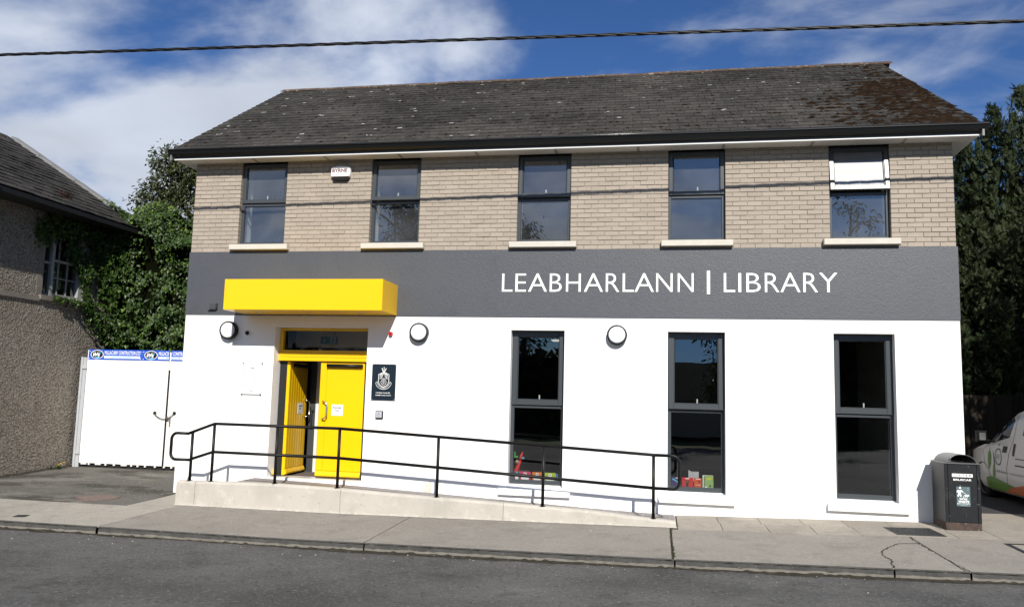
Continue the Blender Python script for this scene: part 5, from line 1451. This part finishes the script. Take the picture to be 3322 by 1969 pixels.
while s0 < HSL:
    ln = random.uniform(1.0, 1.25); s1 = min(s0 + ln, HSL)
    mb = MB(); mb.hexa([hroof(VY - .10, s0, .025), hroof(VY + .08, s0, .0), hroof(VY + .08, s1 - .012, .0), hroof(VY - .10, s1 - .012, .025), hroof(VY - .10, s0, .075), hroof(VY + .09, s0, .085), hroof(VY + .09, s1 - .012, .085), hroof(VY - .10, s1 - .012, .075)])
    mb.build('coping', MT['coping'], hs); s0 = s1
# tuft of dry weed and moss on the slates
mb = MB()
for _ in range(90):
    c = (1.72 + random.gauss(0, .09), .55 + abs(random.gauss(0, .07)))
    p = Vector(hroof(c[0], c[1], .02)); d = Vector((random.gauss(.05, .05), random.gauss(0, .06), random.uniform(.05, .2)))
    w = Vector((0, .006, 0)); mb.quad(p - w, p + w, p + d)
MT['dry_weed'] = M('dry_weed', (0.16, 0.085, 0.06), 0.9, 0.1, island=0.4)
wd_ = thing('dry_weed', 'reddish dry weed tuft growing on the slates of the left house', 'weed', hroof(1.72, .55, .02))
mb.build('stalks', MT['dry_weed'], wd_, recalc=False, kind='stuff')

# ------------------------------------------------------------------ leaves
def leaf_arrays(cen, nor, tip, size, tmpl):
    """tmpl: (verts (k,3) as (side, tip, normal), faces)"""
    cen, nor, tip = (np.asarray(a, float) for a in (cen, nor, tip)); size = np.asarray(size, float)
    nor = nor / np.linalg.norm(nor, axis=1, keepdims=True)
    tip = tip - nor * (tip * nor).sum(1, keepdims=True); tip /= np.maximum(np.linalg.norm(tip, axis=1, keepdims=True), 1e-6)
    side = np.cross(tip, nor)
    tv, tf = np.asarray(tmpl[0], float), tmpl[1]
    v = cen[:, None, :] + size[:, None, None] * (tv[None, :, 0:1] * side[:, None, :] + tv[None, :, 1:2] * tip[:, None, :] + tv[None, :, 2:3] * nor[:, None, :])
    n, k = v.shape[:2]
    return v.reshape(-1, 3), [tuple(i + j * k for i in f) for j in range(n) for f in tf]
def np_mesh(name, v, f, mat):
    me = bpy.data.meshes.new(name); me.from_pydata(v.tolist() if hasattr(v, 'tolist') else v, [], f); me.materials.append(mat); return me
IVY_T = ([(0, 0, 0), (.50, .10, .10), (.30, .52, .06), (0, 1.0, -.06), (-.30, .52, .06), (-.50, .10, .10)], [(0, 1, 2, 3), (0, 3, 4, 5)])
LONG_T = ([(0, 0, 0), (.17, .35, .05), (.13, .7, .02), (0, 1.0, -.10), (-.13, .7, .02), (-.17, .35, .05)], [(0, 1, 2, 3), (0, 3, 4, 5)])
from mathutils import noise as mnoise
def nz3(x, y, z): return mnoise.noise(Vector((x, y, z)))

iv = thing('ivy', 'dense glossy ivy smothering the wall and house corner behind the gate', 'ivy', (-2.6, 3.6, 0.0))
def ivy_top(x):
    return float(np.interp(x, [-4.8, -4.3, -3.4, -2.9, -2.5, -2.05, -1.2, 0.6], [5.45, 5.75, 5.85, 5.6, 5.25, 4.95, 4.7, 4.5]))
def ivy_y(x, z):
    t = ivy_top(x)
    h = max(0.0, (z - (t - 1.2)) / 1.2)
    b = nz3(x * 1.1, z * 1.1, 3.1) * .46 + nz3(x * 2.6, z * 2.2, 7.7) * .38 + nz3(x * 5.5, z * 4.5, 1.7) * .20
    edge = 0.0
    return 3.35 + 0.9 * h ** 2.2 - b + .5 * edge
# near-black sheet that stands in for shade between the leaves
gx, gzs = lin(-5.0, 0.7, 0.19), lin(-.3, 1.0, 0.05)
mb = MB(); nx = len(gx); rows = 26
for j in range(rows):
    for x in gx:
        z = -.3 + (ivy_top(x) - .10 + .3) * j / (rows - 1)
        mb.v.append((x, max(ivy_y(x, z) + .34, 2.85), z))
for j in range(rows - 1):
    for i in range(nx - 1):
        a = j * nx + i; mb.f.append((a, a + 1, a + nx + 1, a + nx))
mb.build('shade_backing', MT['inner_shade'], iv, smooth=True, recalc=False)
C, N, T_, Z_ = [], [], [], []
def add_ivy(x, y, z, n, s):
    C.append((x, y, z)); N.append((n[0] + random.gauss(0, .38), n[1] + random.gauss(0, .30), n[2] + random.gauss(0, .35))); T_.append((random.gauss(0, .45), -.25, -1 + random.gauss(0, .3))); Z_.append(s)
cnt = 0
while cnt < 15500:
    x = random.uniform(-4.75, 0.55); zz = random.uniform(1.6, ivy_top(x) + .05)
    # thinner where the growth hollows out: dark gaps remain between hanging clumps
    dens = nz3(x * 2.1, zz * 1.7, 11.3) + .45 * nz3(x * 5, zz * 4, 2.2)
    if random.random() > .42 + 1.9 * dens + max(0, (zz - 4.6)) * .5: continue
    if x < -4.05 and zz < 4.9: continue
    y = ivy_y(x, zz) - random.random() ** 2 * .16 + (.22 if random.random() < .3 else 0)
    add_ivy(x, max(y, 2.62), zz, (0.12, -1, .42 + .5 * max(0, zz - ivy_top(x) + .9)), random.uniform(.045, .085)); cnt += 1
# sheet hanging over the house wall and curling round the window
cnt = 0
while cnt < 3200:
    y = random.uniform(.95, 3.45); z = random.uniform(2.2, 5.0)
    lo = np.interp(y, [.9, 1.3, 1.6, 2.05, 2.3, 2.45, 2.6, 3.0, 3.5], [4.45, 4.30, 4.22, 4.10, 3.75, 3.35, 2.95, 2.7, 2.2])
    if y > 1.2 and y < 2.30 and z < lo + random.gauss(0, .06): continue
    if z < lo + random.gauss(0, .10): continue
    if y < 1.25 and random.random() < .6: continue
    dens = nz3(y * 2.4, z * 2.0, 21.3)
    if random.random() > .65 + 1.2 * dens: continue
    add_ivy(HXW + .03 + random.random() ** 1.5 * (.10 + .25 * max(0, (y - 2.3))), y, z, (1, -.25, .35), random.uniform(.05, .09)); cnt += 1
for _ in range(260):   # trail along the window sill
    y = random.uniform(1.55, 2.75); add_ivy(HXW + random.uniform(.02, .14), y, 3.31 - abs(random.gauss(0, .05)) - .10 * max(0, y - 2.2) + random.gauss(0, .02), (1, -.3, .6), random.uniform(.04, .075))
for _ in range(420):   # creeping up over the verge of the roof
    s0 = abs(random.gauss(0, .45)); yy = VY - abs(random.gauss(0, .16)) - .02; p = hroof(yy, s0 + .02, random.uniform(.05, .16)); add_ivy(p[0], p[1], p[2], (.45, -.5, .9), random.uniform(.05, .09))
order = sorted(range(len(C)), key=lambda i: (C[i][1] - 12 * Z_[i]) if C[i][0] < -1.75 else 99)
big = set(order[:300])
LFM = np_mesh('leaf', np.array(IVY_T[0]) * np.array([1, 1, 1]), IVY_T[1], MT['ivy'])
LFY = np_mesh('leaf', np.array(IVY_T[0]), IVY_T[1], MT['ivy_young'])
for i in order[:300]:
    n = Vector(N[i]).normalized(); t = Vector(T_[i]); t = (t - n * t.dot(n)).normalized(); s_ = t.cross(n)
    m3 = Matrix((s_, t, n)).transposed().to_4x4(); m3 = Matrix.Translation(C[i]) @ m3 @ Matrix.Scale(Z_[i], 4)
    o = link('leaf', LFM if random.random() > .12 else LFY, iv); o.matrix_basis = m3; WM[o.name] = m3
rem = [i for i in range(len(C)) if i not in big]
young = [i for i in rem if random.random() < .10 + .35 * max(0, C[i][2] - 4.9)]; ys_ = set(young); old = [i for i in rem if i not in ys_]
for idx, mat in ((old, 'ivy'), (young, 'ivy_young')):
    v, f = leaf_arrays([C[i] for i in idx], [N[i] for i in idx], [T_[i] for i in idx], [Z_[i] for i in idx], IVY_T)
    link('foliage', np_mesh('foliage', v, f, MT[mat]), iv, kind='stuff')

def limb_tree(root, base, limbs, r0, mat):
    """tapered trunk and limbs as one mesh; limbs: lists of points starting on the trunk"""
    q = MB()
    for k, L_ in enumerate(limbs):
        n = len(L_); a = r0 if k == 0 else r0 * .45
        q.tube(L_, [a * (1 - .75 * i / (n - 1)) for i in range(n)], 8)
    return q.build('trunk', MT[mat], root, smooth=True)
def crown(root, blobs, count, tmpl, mat, size, droop=0.4, name='crown', flat=0.5, **kw):
    w = np.array([b[3] ** 2 for b in blobs]); w /= w.sum()
    k = rng.choice(len(blobs), count, p=w)
    B = np.array([b[:3] for b in blobs])[k]; r = np.array([b[3] for b in blobs])[k]
    d = rng.normal(size=(count, 3)); d /= np.linalg.norm(d, axis=1, keepdims=True)
    rad = r * (0.45 + 0.55 * rng.random(count) ** .5)
    # twig clusters: jitter leaves round shared twig ends
    tw = max(1, count // 9)
    ids = rng.integers(0, tw, count)
    cen = (B + d * rad[:, None])[ids] + rng.normal(size=(count, 3)) * (size * .9)
    d = d[ids]
    nor = d * .5 + np.array([0, -.15, flat]) + rng.normal(size=(count, 3)) * .5
    tip = d + rng.normal(size=(count, 3)) * .6 - np.array([0, 0, droop])
    v, f = leaf_arrays(cen, nor, tip, size * rng.uniform(.7, 1.25, count), tmpl)
    return link(name, np_mesh(name, v, f, MT[mat]), root, **kw)

# broadleaf evergreen behind the gate, between house and library
mg = thing('evergreen_tree', 'dark broadleaf evergreen tree behind the ivy, sky showing between its limbs', 'tree', (-5.2, 9.4, -0.3))
limb_tree(mg, None, [[(-5.2, 9.4, -.4), (-5.3, 9.4, 2.5), (-5.4, 9.3, 4.8), (-5.7, 9.2, 6.6), (-5.9, 9.2, 8.3)], [(-5.4, 9.3, 4.6), (-6.2, 9.1, 5.9), (-7.2, 9.0, 6.9)], [(-5.5, 9.3, 5.6), (-5.2, 9.1, 6.6), (-4.6, 9.0, 7.6)], [(-5.6, 9.25, 6.2), (-6.5, 9.1, 7.4), (-6.9, 9.1, 8.5)], [(-5.4, 9.3, 5.0), (-4.6, 9.2, 5.8), (-3.9, 9.1, 6.6)]], .17, 'bark')
crown(mg, [(-7.15, 9.0, 7.1, .55), (-6.6, 9.1, 7.8, .62), (-6.9, 9.1, 8.5, .40), (-6.1, 9.1, 8.35, .55), (-6.2, 8.9, 7.1, .50), (-5.6, 9.1, 7.8, .60), (-5.2, 9.0, 8.5, .6), (-6.9, 9.0, 6.4, .45), (-6.2, 9.0, 5.7, .55), (-5.3, 9.0, 6.8, .50), (-4.7, 9.1, 7.6, .7), (-5.4, 9.0, 5.6, .55), (-4.2, 9.0, 6.6, .7), (-6.9, 9.0, 5.4, .5)], 15000, LONG_T, 'evergreen', .15)

# ------------------------------------------------------------------ right side: fence, conifers, van
fz = gz(14, 8) 
fn = thing('board_fence', 'dark vertical board fence in shade behind the parked van', 'fence', (16, 8.2, fz))
x = 12.7
FBM = {}
while x < 20.5:
    w = random.choice((.175, .185, .19))
    if w not in FBM:
        q = MB(); q.cbox(0, w, 0, .022, 0, 1.80, .003); FBM[w] = mesh_of('board', q.v, q.f, MT['fence'])
    link('board', FBM[w], fn, loc=(x, 8.2 + random.gauss(0, .004), fz - .06 + random.gauss(0, .01)), rot=(0, random.gauss(0, .003), 0))
    x += w + random.choice((.004, .006, .012))
q = MB()
for z in (.25, .95, 1.55): q.box(12.7, 20.5, 8.226, 8.27, fz + z, fz + z + .08)
q.build('rails', MT['fence'], fn)

def spray_template():
    v, f = [], []
    def tri(a, b, c): 
        i = len(v); v.extend([a, b, c]); f.append((i, i + 1, i + 2))
    tri((-.09, 0, 0), (.09, 0, 0), (0, 1.0, -.08))
    for k in range(5):
        t = .12 + k * .17; L_ = .34 * (1 - t * .75)
        for s_ in (-1, 1):
            tri((0, t - .07, 0), (0, t + .11, .0), (s_ * L_, t + L_ * .75, .03 * s_))
    return v, f
SPR = spray_template()
def conifer(label, x, y, h, rb, npl, nsp=62, z0=-.1):
    t = thing('conifer', label, 'tree', (x, y, z0), group='tall conifers along the right boundary')
    q = MB(); q.tube([(x, y, z0 - .2), (x + .03, y, h * .5), (x, y, h - 1.6)], [.16, .10, .015], 8); q.build('trunk', MT['inner_shade'], t, smooth=True)  # trunk coloured as dark as the shade painted around it
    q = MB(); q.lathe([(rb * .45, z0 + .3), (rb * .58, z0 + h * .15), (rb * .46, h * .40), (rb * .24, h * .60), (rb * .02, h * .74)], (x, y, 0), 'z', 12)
    q.map(lambda a_, b_, c_: (x + (a_ - x) * (1 + .5 * nz3(a_ * 1.3, b_ * 1.3, c_)), y + (b_ - y) * (1 + .5 * nz3(b_ * 1.3, a_, c_)), c_)); q.build('shade_core', MT['inner_shade'], t, smooth=True)  # near-black core added to block light through the crown
    # plumes: upswept branch ends, each carrying many flat sprays
    cen, tip, nor, sz = [], [], [], []
    for k in range(npl):
        u = (k + random.random()) / npl; z = z0 + .2 + (h - .2 - z0) * (1 - math.sqrt(1 - u * .992)); fr = (z - z0) / (h - z0)
        prof = rb * min(1.0, 1.75 * (1 - fr) ** .85 + .03); a = random.random() * 6.2832
        r1 = prof * random.uniform(.62, 1.22); o = Vector((math.cos(a), math.sin(a), 0))
        d = (o * (.85 - .6 * fr) + Vector((0, 0, .45 + 1.0 * fr))).normalized(); L_ = random.uniform(.55, 1.05) * (1 - .35 * fr)
        p1 = Vector((x, y, z)) + o * r1; p0 = p1 - d * L_
        for j in range(nsp):
            s_ = random.random() ** .7; w = .16 * (1.15 - s_) * (1 - .3 * fr)
            c = p0.lerp(p1, s_) + Vector((random.gauss(0, w), random.gauss(0, w), random.gauss(0, w)))
            cen.append(c); tip.append(d + Vector((random.gauss(0, .38), random.gauss(0, .38), random.gauss(0, .25)))); nor.append(Vector((random.gauss(0, .6), random.gauss(0, .6), random.gauss(0, .5))) + o * .8 + Vector((0, -.3, .2))); sz.append(random.uniform(.14, .28) * (1 - .3 * fr) * (1.35 if nsp < 40 else 1))
    v, f = leaf_arrays(cen, nor, tip, sz, SPR)
    link('crown', np_mesh('crown', v, f, MT['conifer']), t)
    return t
conifer('tallest feathery conifer, rising highest at the right edge of the sky', 17.35, 9.7, 11.0, 1.4, 588)
conifer('feathery conifer with a pointed top just right of the roof end', 16.45, 10.1, 10.5, 1.3, 560)
conifer('shorter feathery conifer partly hidden behind the library corner', 15.25, 9.9, 8.5, 1.35, 532)
conifer('dark conifer half hidden by the library, lowest of the row', 14.1, 10.6, 7.2, 1.2, 336)
conifer('conifer standing right of the tallest one at the picture edge', 18.7, 9.0, 9.6, 1.4, 364, 38)
conifer('added conifer out of view beside the drive, shading the fence', 17.9, 5.4, 9.0, 1.5, 220, 22)  # unseen tree added to throw shade on the fence
conifer('added conifer out of view nearest the street, shading van and fence', 17.9, 2.6, 9.0, 1.5, 200, 22)  # also outside the view, added as a shade caster

# van: nose away from the street, near side towards the library
VX = 13.95; VW = 1.70; vz = gz(13.95, 2.5) - .02
vn = thing('electric_van', 'silver white electric van with green leaf and orange stripe parked beside the library', 'van', (14.8, 1.7, vz))
ST = [(3.96, .36, .66), (3.92, .24, .78), (3.76, .10, .87), (3.45, .035, .925), (3.10, .010, .955), (2.98, .008, .985), (2.55, .004, 1.225), (2.15, .002, 1.43), (1.88, .0, 1.55), (1.55, .0, 1.62), (1.1, .0, 1.665), (.4, .0, 1.69), (-.30, .0, 1.68), (-.44, .02, 1.62), (-.50, .05, 1.50)]
def vsec(P, Hh, y):
    b = min(.84, Hh - .09)
    k = max(0.0, min(1.0, (Hh - .9) / .7))
    return [(P + .06, .15), (P + .012, .19), (P, .30), (P - .004, .55), (P, b), (P + .025 + .075 * k, b + (Hh - .07 - b) * .75), (P + .06 + .10 * k, Hh - .055), (P + .14 + .14 * k, Hh - .015), (P + .38, Hh + .012), (VW / 2, Hh + .018)]
mb = MB(); ns = len(ST)
for (y, P, Hh) in ST:
    h_ = vsec(P, Hh, y); full = [(VX + a, z) for a, z in h_] + [(VX + VW - a, z) for a, z in reversed(h_[:-1])]
    mb.v += [(x, y, vz + .02 + z) for x, z in full]
m_ = len(full)
for i in range(ns - 1):
    for k in range(m_):
        mb.f.append((i * m_ + k, i * m_ + (k + 1) % m_, (i + 1) * m_ + (k + 1) % m_, (i + 1) * m_ + k))
mb.f += [tuple(range(m_)), tuple(range(ns * m_ - 1, (ns - 1) * m_ - 1, -1))]
vb = mb.build('body', MT['van'], vn, smooth=True)
vb.data.polygons.foreach_set('use_smooth', [len(p.vertices) == 4 for p in vb.data.polygons])
def vside(y, z, off=.006):
    """x of the near flank at (y, z), a little proud"""
    Pn = float(np.interp(-y, [-s[0] for s in ST], [s[1] for s in ST])); Hn = float(np.interp(-y, [-s[0] for s in ST], [s[2] for s in ST]))
    h_ = vsec(Pn, Hn, y); zz = [p[1] for p in h_]; return VX + float(np.interp(z - vz - .02, zz, [p[0] for p in h_])) - off
def vpoly(name, pts, mat, par=None, off=.006):
    """patch that follows the flank: fan of a densified outline round its centre"""
    P = []
    for a, b in zip(pts, pts[1:] + pts[:1]):
        n = max(1, int(math.dist(a, b) / .08))
        P += [(a[0] + (b[0] - a[0]) * i / n, a[1] + (b[1] - a[1]) * i / n) for i in range(n)]
    c = (sum(p[0] for p in P) / len(P), sum(p[1] for p in P) / len(P))
    q = MB()
    rings = 4
    for r in range(rings):
        t = 1 - r / rings
        q.v += [(vside(c[0] + (p[0] - c[0]) * t, c[1] + (p[1] - c[1]) * t, off), c[0] + (p[0] - c[0]) * t, c[1] + (p[1] - c[1]) * t) for p in P]
    q.v.append((vside(*c, off), *c)); n = len(P)
    for r in range(rings - 1):
        q.f += [(r * n + k, r * n + (k + 1) % n, (r + 1) * n + (k + 1) % n, (r + 1) * n + k) for k in range(n)]
    q.f += [((rings - 1) * n + k, (rings - 1) * n + (k + 1) % n, rings * n) for k in range(n)]
    return q.build(name, MT[mat], par or vn, recalc=False)
vpoly('front_side_window', [(2.98, .855), (2.02, 1.03), (1.92, 1.30), (1.90, 1.445), (2.02, 1.465), (2.16, 1.415), (2.62, 1.135)], 'van_glass')
vpoly('sliding_door_window', [(1.52, 1.08), (.62, 1.08), (.62, 1.43), (1.46, 1.43)], 'van_glass')
vpoly('windscreen_edge', [(3.02, .91), (2.56, 1.165), (2.14, 1.41), (2.10, 1.395), (2.60, 1.13), (3.0, .865)], 'black_plastic', off=.004)
def vline(name, pts, w=.010):
    q = MB()
    for (a, b) in zip(pts, pts[1:]):
        n = 6
        for i in range(n):
            p0 = (a[0] + (b[0] - a[0]) * i / n, a[1] + (b[1] - a[1]) * i / n); p1 = (a[0] + (b[0] - a[0]) * (i + 1) / n, a[1] + (b[1] - a[1]) * (i + 1) / n)
            d = Vector((p1[0] - p0[0], p1[1] - p0[1])).normalized(); nx_, nz_ = -d.y * w / 2, d.x * w / 2
            q.quad(*[(vside(y, z, .004), y, z) for y, z in ((p0[0] + nx_, p0[1] + nz_), (p1[0] + nx_, p1[1] + nz_), (p1[0] - nx_, p1[1] - nz_), (p0[0] - nx_, p0[1] - nz_))])
    return q.build(name, MT['gasket'], vb, recalc=False)
vline('door_seam', [(1.80, 1.50), (1.84, 1.0), (2.05, .50), (2.03, .20)]); vline('door_seam', [(3.04, .84), (2.98, .55), (2.90, .45)], .008); vline('slide_rail', [(1.7, .70), (.2, .70)], .014); vline('door_seam', [(.35, 1.5), (.35, .2)], .008)
q = vpoly('fuel_flap_line', [(1.72, .60), (1.2, .60), (1.2, .58), (1.72, .58)], 'gasket', vb, .004)
vpoly('door_handle', [(2.20, .775), (2.04, .775), (2.03, .88), (2.19, .88)], 'black_plastic', off=.010)
vpoly('sliding_door_handle', [(1.80, .74), (1.735, .74), (1.725, .94), (1.79, .94)], 'black_plastic', off=.010)
vpoly('indicator', [(2.41, .88), (2.36, .885), (2.36, .905), (2.41, .90)], 'chrome', off=.008)
vpoly('leaf_print', [(2.80, .44), (2.70, .55), (2.68, .70), (2.73, .83), (2.80, .74), (2.83, .60)], 'van_green')
vpoly('leaf_print', [(2.60, .28), (2.52, .38), (2.53, .62), (2.60, .80), (2.56, .60), (2.62, .42)], 'van_green')
rg = MB()
for k in range(30):
    a0_, a1_ = 6.2832 * k / 30, 6.2832 * (k + 1) / 30
    rg.quad(*[(vside(2.375 + r * math.cos(a), .69 + r * 1.08 * math.sin(a), .007), 2.375 + r * math.cos(a), .69 + r * 1.08 * math.sin(a)) for r, a in ((.118, a0_), (.118, a1_), (.135, a1_), (.135, a0_))])
rg.build('badge_ring', MT['dark_grey_paint'], vn, recalc=False)
text_mb('EV', 2.425, .655, .075, VX - .010, width=.105, axis='yz').build('lettering', MT['dark_grey_paint'], vn, recalc=False)
text_mb('100% Electric', 2.47, .428, .040, VX - .010, width=.46, axis='yz').build('lettering', MT['dark_grey_paint'], vn, recalc=False)
text_mb('- Louth leading the Change', 1.98, .428, .040, VX - .010, width=.85, axis='yz').build('lettering', MT['ink'], vn, recalc=False)
vpoly('green_swoosh', [(2.90, .125), (2.92, .30), (2.70, .335), (2.3, .30), (1.9, .255), (1.5, .22), (1.5, .125)], 'van_green')
vpoly('orange_swoosh', [(2.15, .128), (1.85, .225), (1.4, .30), (.6, .36), (-.2, .37), (-.2, .128)], 'van_orange', off=.009)
# wheels
for (y, sd_) in ((3.075, 0), (.35, 0), (3.075, 1), (.35, 1)):
    x0 = VX + .02 if sd_ == 0 else VX + VW - .20; c = (x0, y, vz + .295); sg = 1
    q = MB(); q.lathe([(.21, .0), (.275, -.004), (.295, .03), (.295, .15), (.275, .18), (.21, .18)], c, 'x', 28); wh = q.build('wheel', MT['rubber'], vn, smooth=True)
    q = MB(); q.lathe([(.205, .012), (.200, -.006), (.17, .02), (.06, .018), (.05, .004), (.0, .002)], c, 'x', 28); q.build('rim', MT['alloy'], wh)
    q = MB()
    for k in range(7):
        a = 6.2832 * k / 7
        u = Vector((0, math.cos(a), math.sin(a))); w_ = Vector((0, -math.sin(a), math.cos(a))) * .022; p = Vector(c)
        q.hexa([p + u * .05 - w_ + Vector((.02, 0, 0)), p + u * .19 - w_ * .7 + Vector((.02, 0, 0)), p + u * .19 + w_ * .7 + Vector((.02, 0, 0)), p + u * .05 + w_ + Vector((.02, 0, 0)), p + u * .05 - w_ + Vector((.0, 0, 0)), p + u * .19 - w_ * .7, p + u * .19 + w_ * .7, p + u * .05 + w_])
    q.build('spokes', MT['alloy'], wh)
    if sd_ == 0:
        q = MB()
        for k in range(16):
            a0_, a1_ = math.pi * (k - .5) / 15, math.pi * (k + .5) / 15
            q.quad(*[(VX - .002 if r > .3 else VX + .03, y + r * math.cos(a), vz + .295 + r * math.sin(a)) for r, a in ((.29, a0_), (.29, a1_), (.345, a1_), (.345, a0_))])
        q.build('wheel_arch', MT['gasket'], vn, recalc=False)
mi = MB(); mi.cbox(VX - .215, VX - .045, 2.66, 2.755, .92, 1.115, .03)
mir = mi.build('door_mirror', MT['black_plastic'], vn)
q = MB(); q.quad((VX - .180, 2.658, .955), (VX - .080, 2.658, .955), (VX - .080, 2.658, 1.08), (VX - .180, 2.658, 1.08)); q.build('mirror_glass', MT['chrome'], mir, recalc=False)
q = MB(); q.tube([(VX - .06, 2.71, .96), (VX + .03, 2.74, .93)], .022, 8); q.build('mirror_arm', MT['black_plastic'], mir)
vpoly('quarter_panel', [(3.03, .855), (2.80, .895), (2.80, 1.02), (2.86, 1.0)], 'black_plastic', off=.012)
q = MB(); q.box(VX + .2, VX + VW - .2, -.515, -.46, vz + 1.02, vz + 1.45); q.build('rear_window', MT['van_glass'], vn)
q = MB(); q.cbox(VX + .03, VX + VW - .03, -.575, -.47, vz + .22, vz + .46, .02); q.build('rear_bumper', MT['van'], vn)
for xa in (VX + .045, VX + VW - .145):
    q = MB(); q.cbox(xa, xa + .10, -.535, -.46, vz + .62, vz + 1.0, .012); q.build('tail_light', MT['red'], vn)
q = MB(); q.box(VX + VW / 2 - .006, VX + VW / 2 + .006, -.508, -.49, vz + .47, vz + 1.6); q.build('rear_door_seam', MT['gasket'], vn)
for yy in (3.075, .35):
    q = MB(); q.tube([(VX + .2, yy, vz + .295), (VX + VW - .2, yy, vz + .295)], .05, 8); q.build('axle', MT['gasket'], vn)

# ------------------------------------------------------------------ across the street: what the windows mirror
def gum(label, x, y, h, spread, count, seedy):
    t = thing('street_tree', label, 'tree', (x, y, -0.3), group='trees across the street mirrored in the windows')
    random.seed(seedy)
    limbs = [[(x, y, -.4), (x + .1, y, h * .3), (x - .1, y, h * .6), (x + .1, y, h * .95)]]
    bl_ = []
    for k in range(11):
        z = h * random.uniform(.30, .92); a = random.random() * 6.28; r = spread * random.uniform(.45, 1) * (1.25 - .8 * z / h)
        e = (x + r * math.cos(a), y + r * math.sin(a), z + r * .5)
        limbs.append([(x, y, z - .3), (x + r * .5 * math.cos(a), y + r * .5 * math.sin(a), z + r * .15), e]); bl_.append((*e, random.uniform(.55, 1.0) * spread * .42))
    limb_tree(t, None, limbs, .16, 'bark')
    crown(t, bl_ + [(x, y, h * .93, spread * .35)], count, LONG_T, 'gum', .26, droop=1.4)
gum('dense leafy tree mirrored in the second upper window from the left', -5.6, -27, 13.0, 3.0, 5200, 3)
gum('narrow hanging leaved tree mirrored in the middle upper window', 1.6, -26, 10.6, 1.9, 2600, 5)
gum('tree mirrored at the right of the middle tall window', 11.3, -22, 7.4, 1.6, 2600, 8)
gum('thin topped tree mirrored in the rightmost upper window', 17.2, -27, 11.6, 1.6, 1300, 9)
random.seed(23)
hd = thing('hedge', 'long dark garden hedge mirrored in the tall window nearest the doors', 'hedge', (0, -24, -0.3))
cen = np.stack([rng.uniform(-16, 6.5, 3000), rng.uniform(-24.6, -23.4, 3000), rng.uniform(-.2, 3.6, 3000)], 1)
v, f = leaf_arrays(cen, rng.normal(size=(3000, 3)) + np.array([0, .8, .4]), rng.normal(size=(3000, 3)), rng.uniform(.25, .5, 3000), IVY_T)
link('foliage', np_mesh('foliage', v, f, MT['conifer']), hd, kind='stuff')
q = MB(); q.box(-16, 6.5, -24.5, -23.7, -.4, 3.3); q.build('hedge_shade_core', MT['inner_shade'], hd)  # near-black box as painted shade within the hedge
h2 = thing('hedge', 'tall dark shrubbery mirrored in the rightmost tall window', 'hedge', (19, -24, -0.3))
cen = np.stack([rng.uniform(13.5, 25, 2400), rng.uniform(-24.6, -23.4, 2400), rng.uniform(-.2, 4.8, 2400)], 1)
v, f = leaf_arrays(cen, rng.normal(size=(2400, 3)) + np.array([0, .8, .4]), rng.normal(size=(2400, 3)), rng.uniform(.25, .5, 2400), IVY_T)
link('foliage', np_mesh('foliage', v, f, MT['conifer']), h2, kind='stuff')
q = MB(); q.box(13.5, 25, -24.5, -23.7, -.4, 4.5); q.build('hedge_shade_core', MT['inner_shade'], h2)  # same painted darkness inside the shrubbery
oh = thing('opposite_house', 'low house with a dark roof mirrored in the middle tall window', 'house', (10, -34, -0.3))
q = MB(); q.box(3, 20, -40, -33, -.5, 3.1); q.build('wall', MT['render_house'], oh)
q = MB(); q.prism([(-40.4, 3.1), (-32.6, 3.1), (-36.5, 5.6)], 'x', 2.6, 20.4); q.build('roof', MT['slate'], oh)
for x in (5.5, 9.0, 12.5, 16):
    q = MB(); q.box(x, x + 1.2, -32.99, -32.96, .9, 2.3); w_ = q.build('window', MT['dimmed_old_white'], oh)
    q = MB(); q.quad((x + .1, -32.95, 1.0), (x + 1.1, -32.95, 1.0), (x + 1.1, -32.95, 2.2), (x + .1, -32.95, 2.2)); q.build('pane', MT['van_glass'], w_, recalc=False)

# small yellow flowered weed at the foot of the house wall by the gate post
we = thing('dandelion', 'small yellow flowered weed growing at the wall foot beside the gate post', 'weed', (-4.0, 2.1, drivez(-4, 2.1)))
mb = MB()
for k in range(26):
    a = random.random() * 6.28; p = Vector((-3.98 + random.gauss(0, .05), 2.05 + random.gauss(0, .09), drivez(-4, 2.1) + .005)); d = Vector((math.cos(a) * .10, math.sin(a) * .10, random.uniform(.02, .10))); w = Vector((-math.sin(a), math.cos(a), 0)) * .018
    mb.quad(p, p + d * .55 + w, p + d, p + d * .55 - w)
mb.build('leaves', MT['ivy'], we, recalc=False, kind='stuff')
MT['petal'] = M('yellow_petal', (0.70, 0.46, 0.01), 0.7, 0.2)
for k in range(3):
    q = MB(); q.lathe([(.004, 0), (.024, .010), (.020, .016), (.001, .018)], (-3.93 + random.gauss(0, .03), 2.02 + .07 * k, drivez(-4, 2.1) + .08 + .02 * k), 'z', 10); q.build('flower', MT['petal'], we)
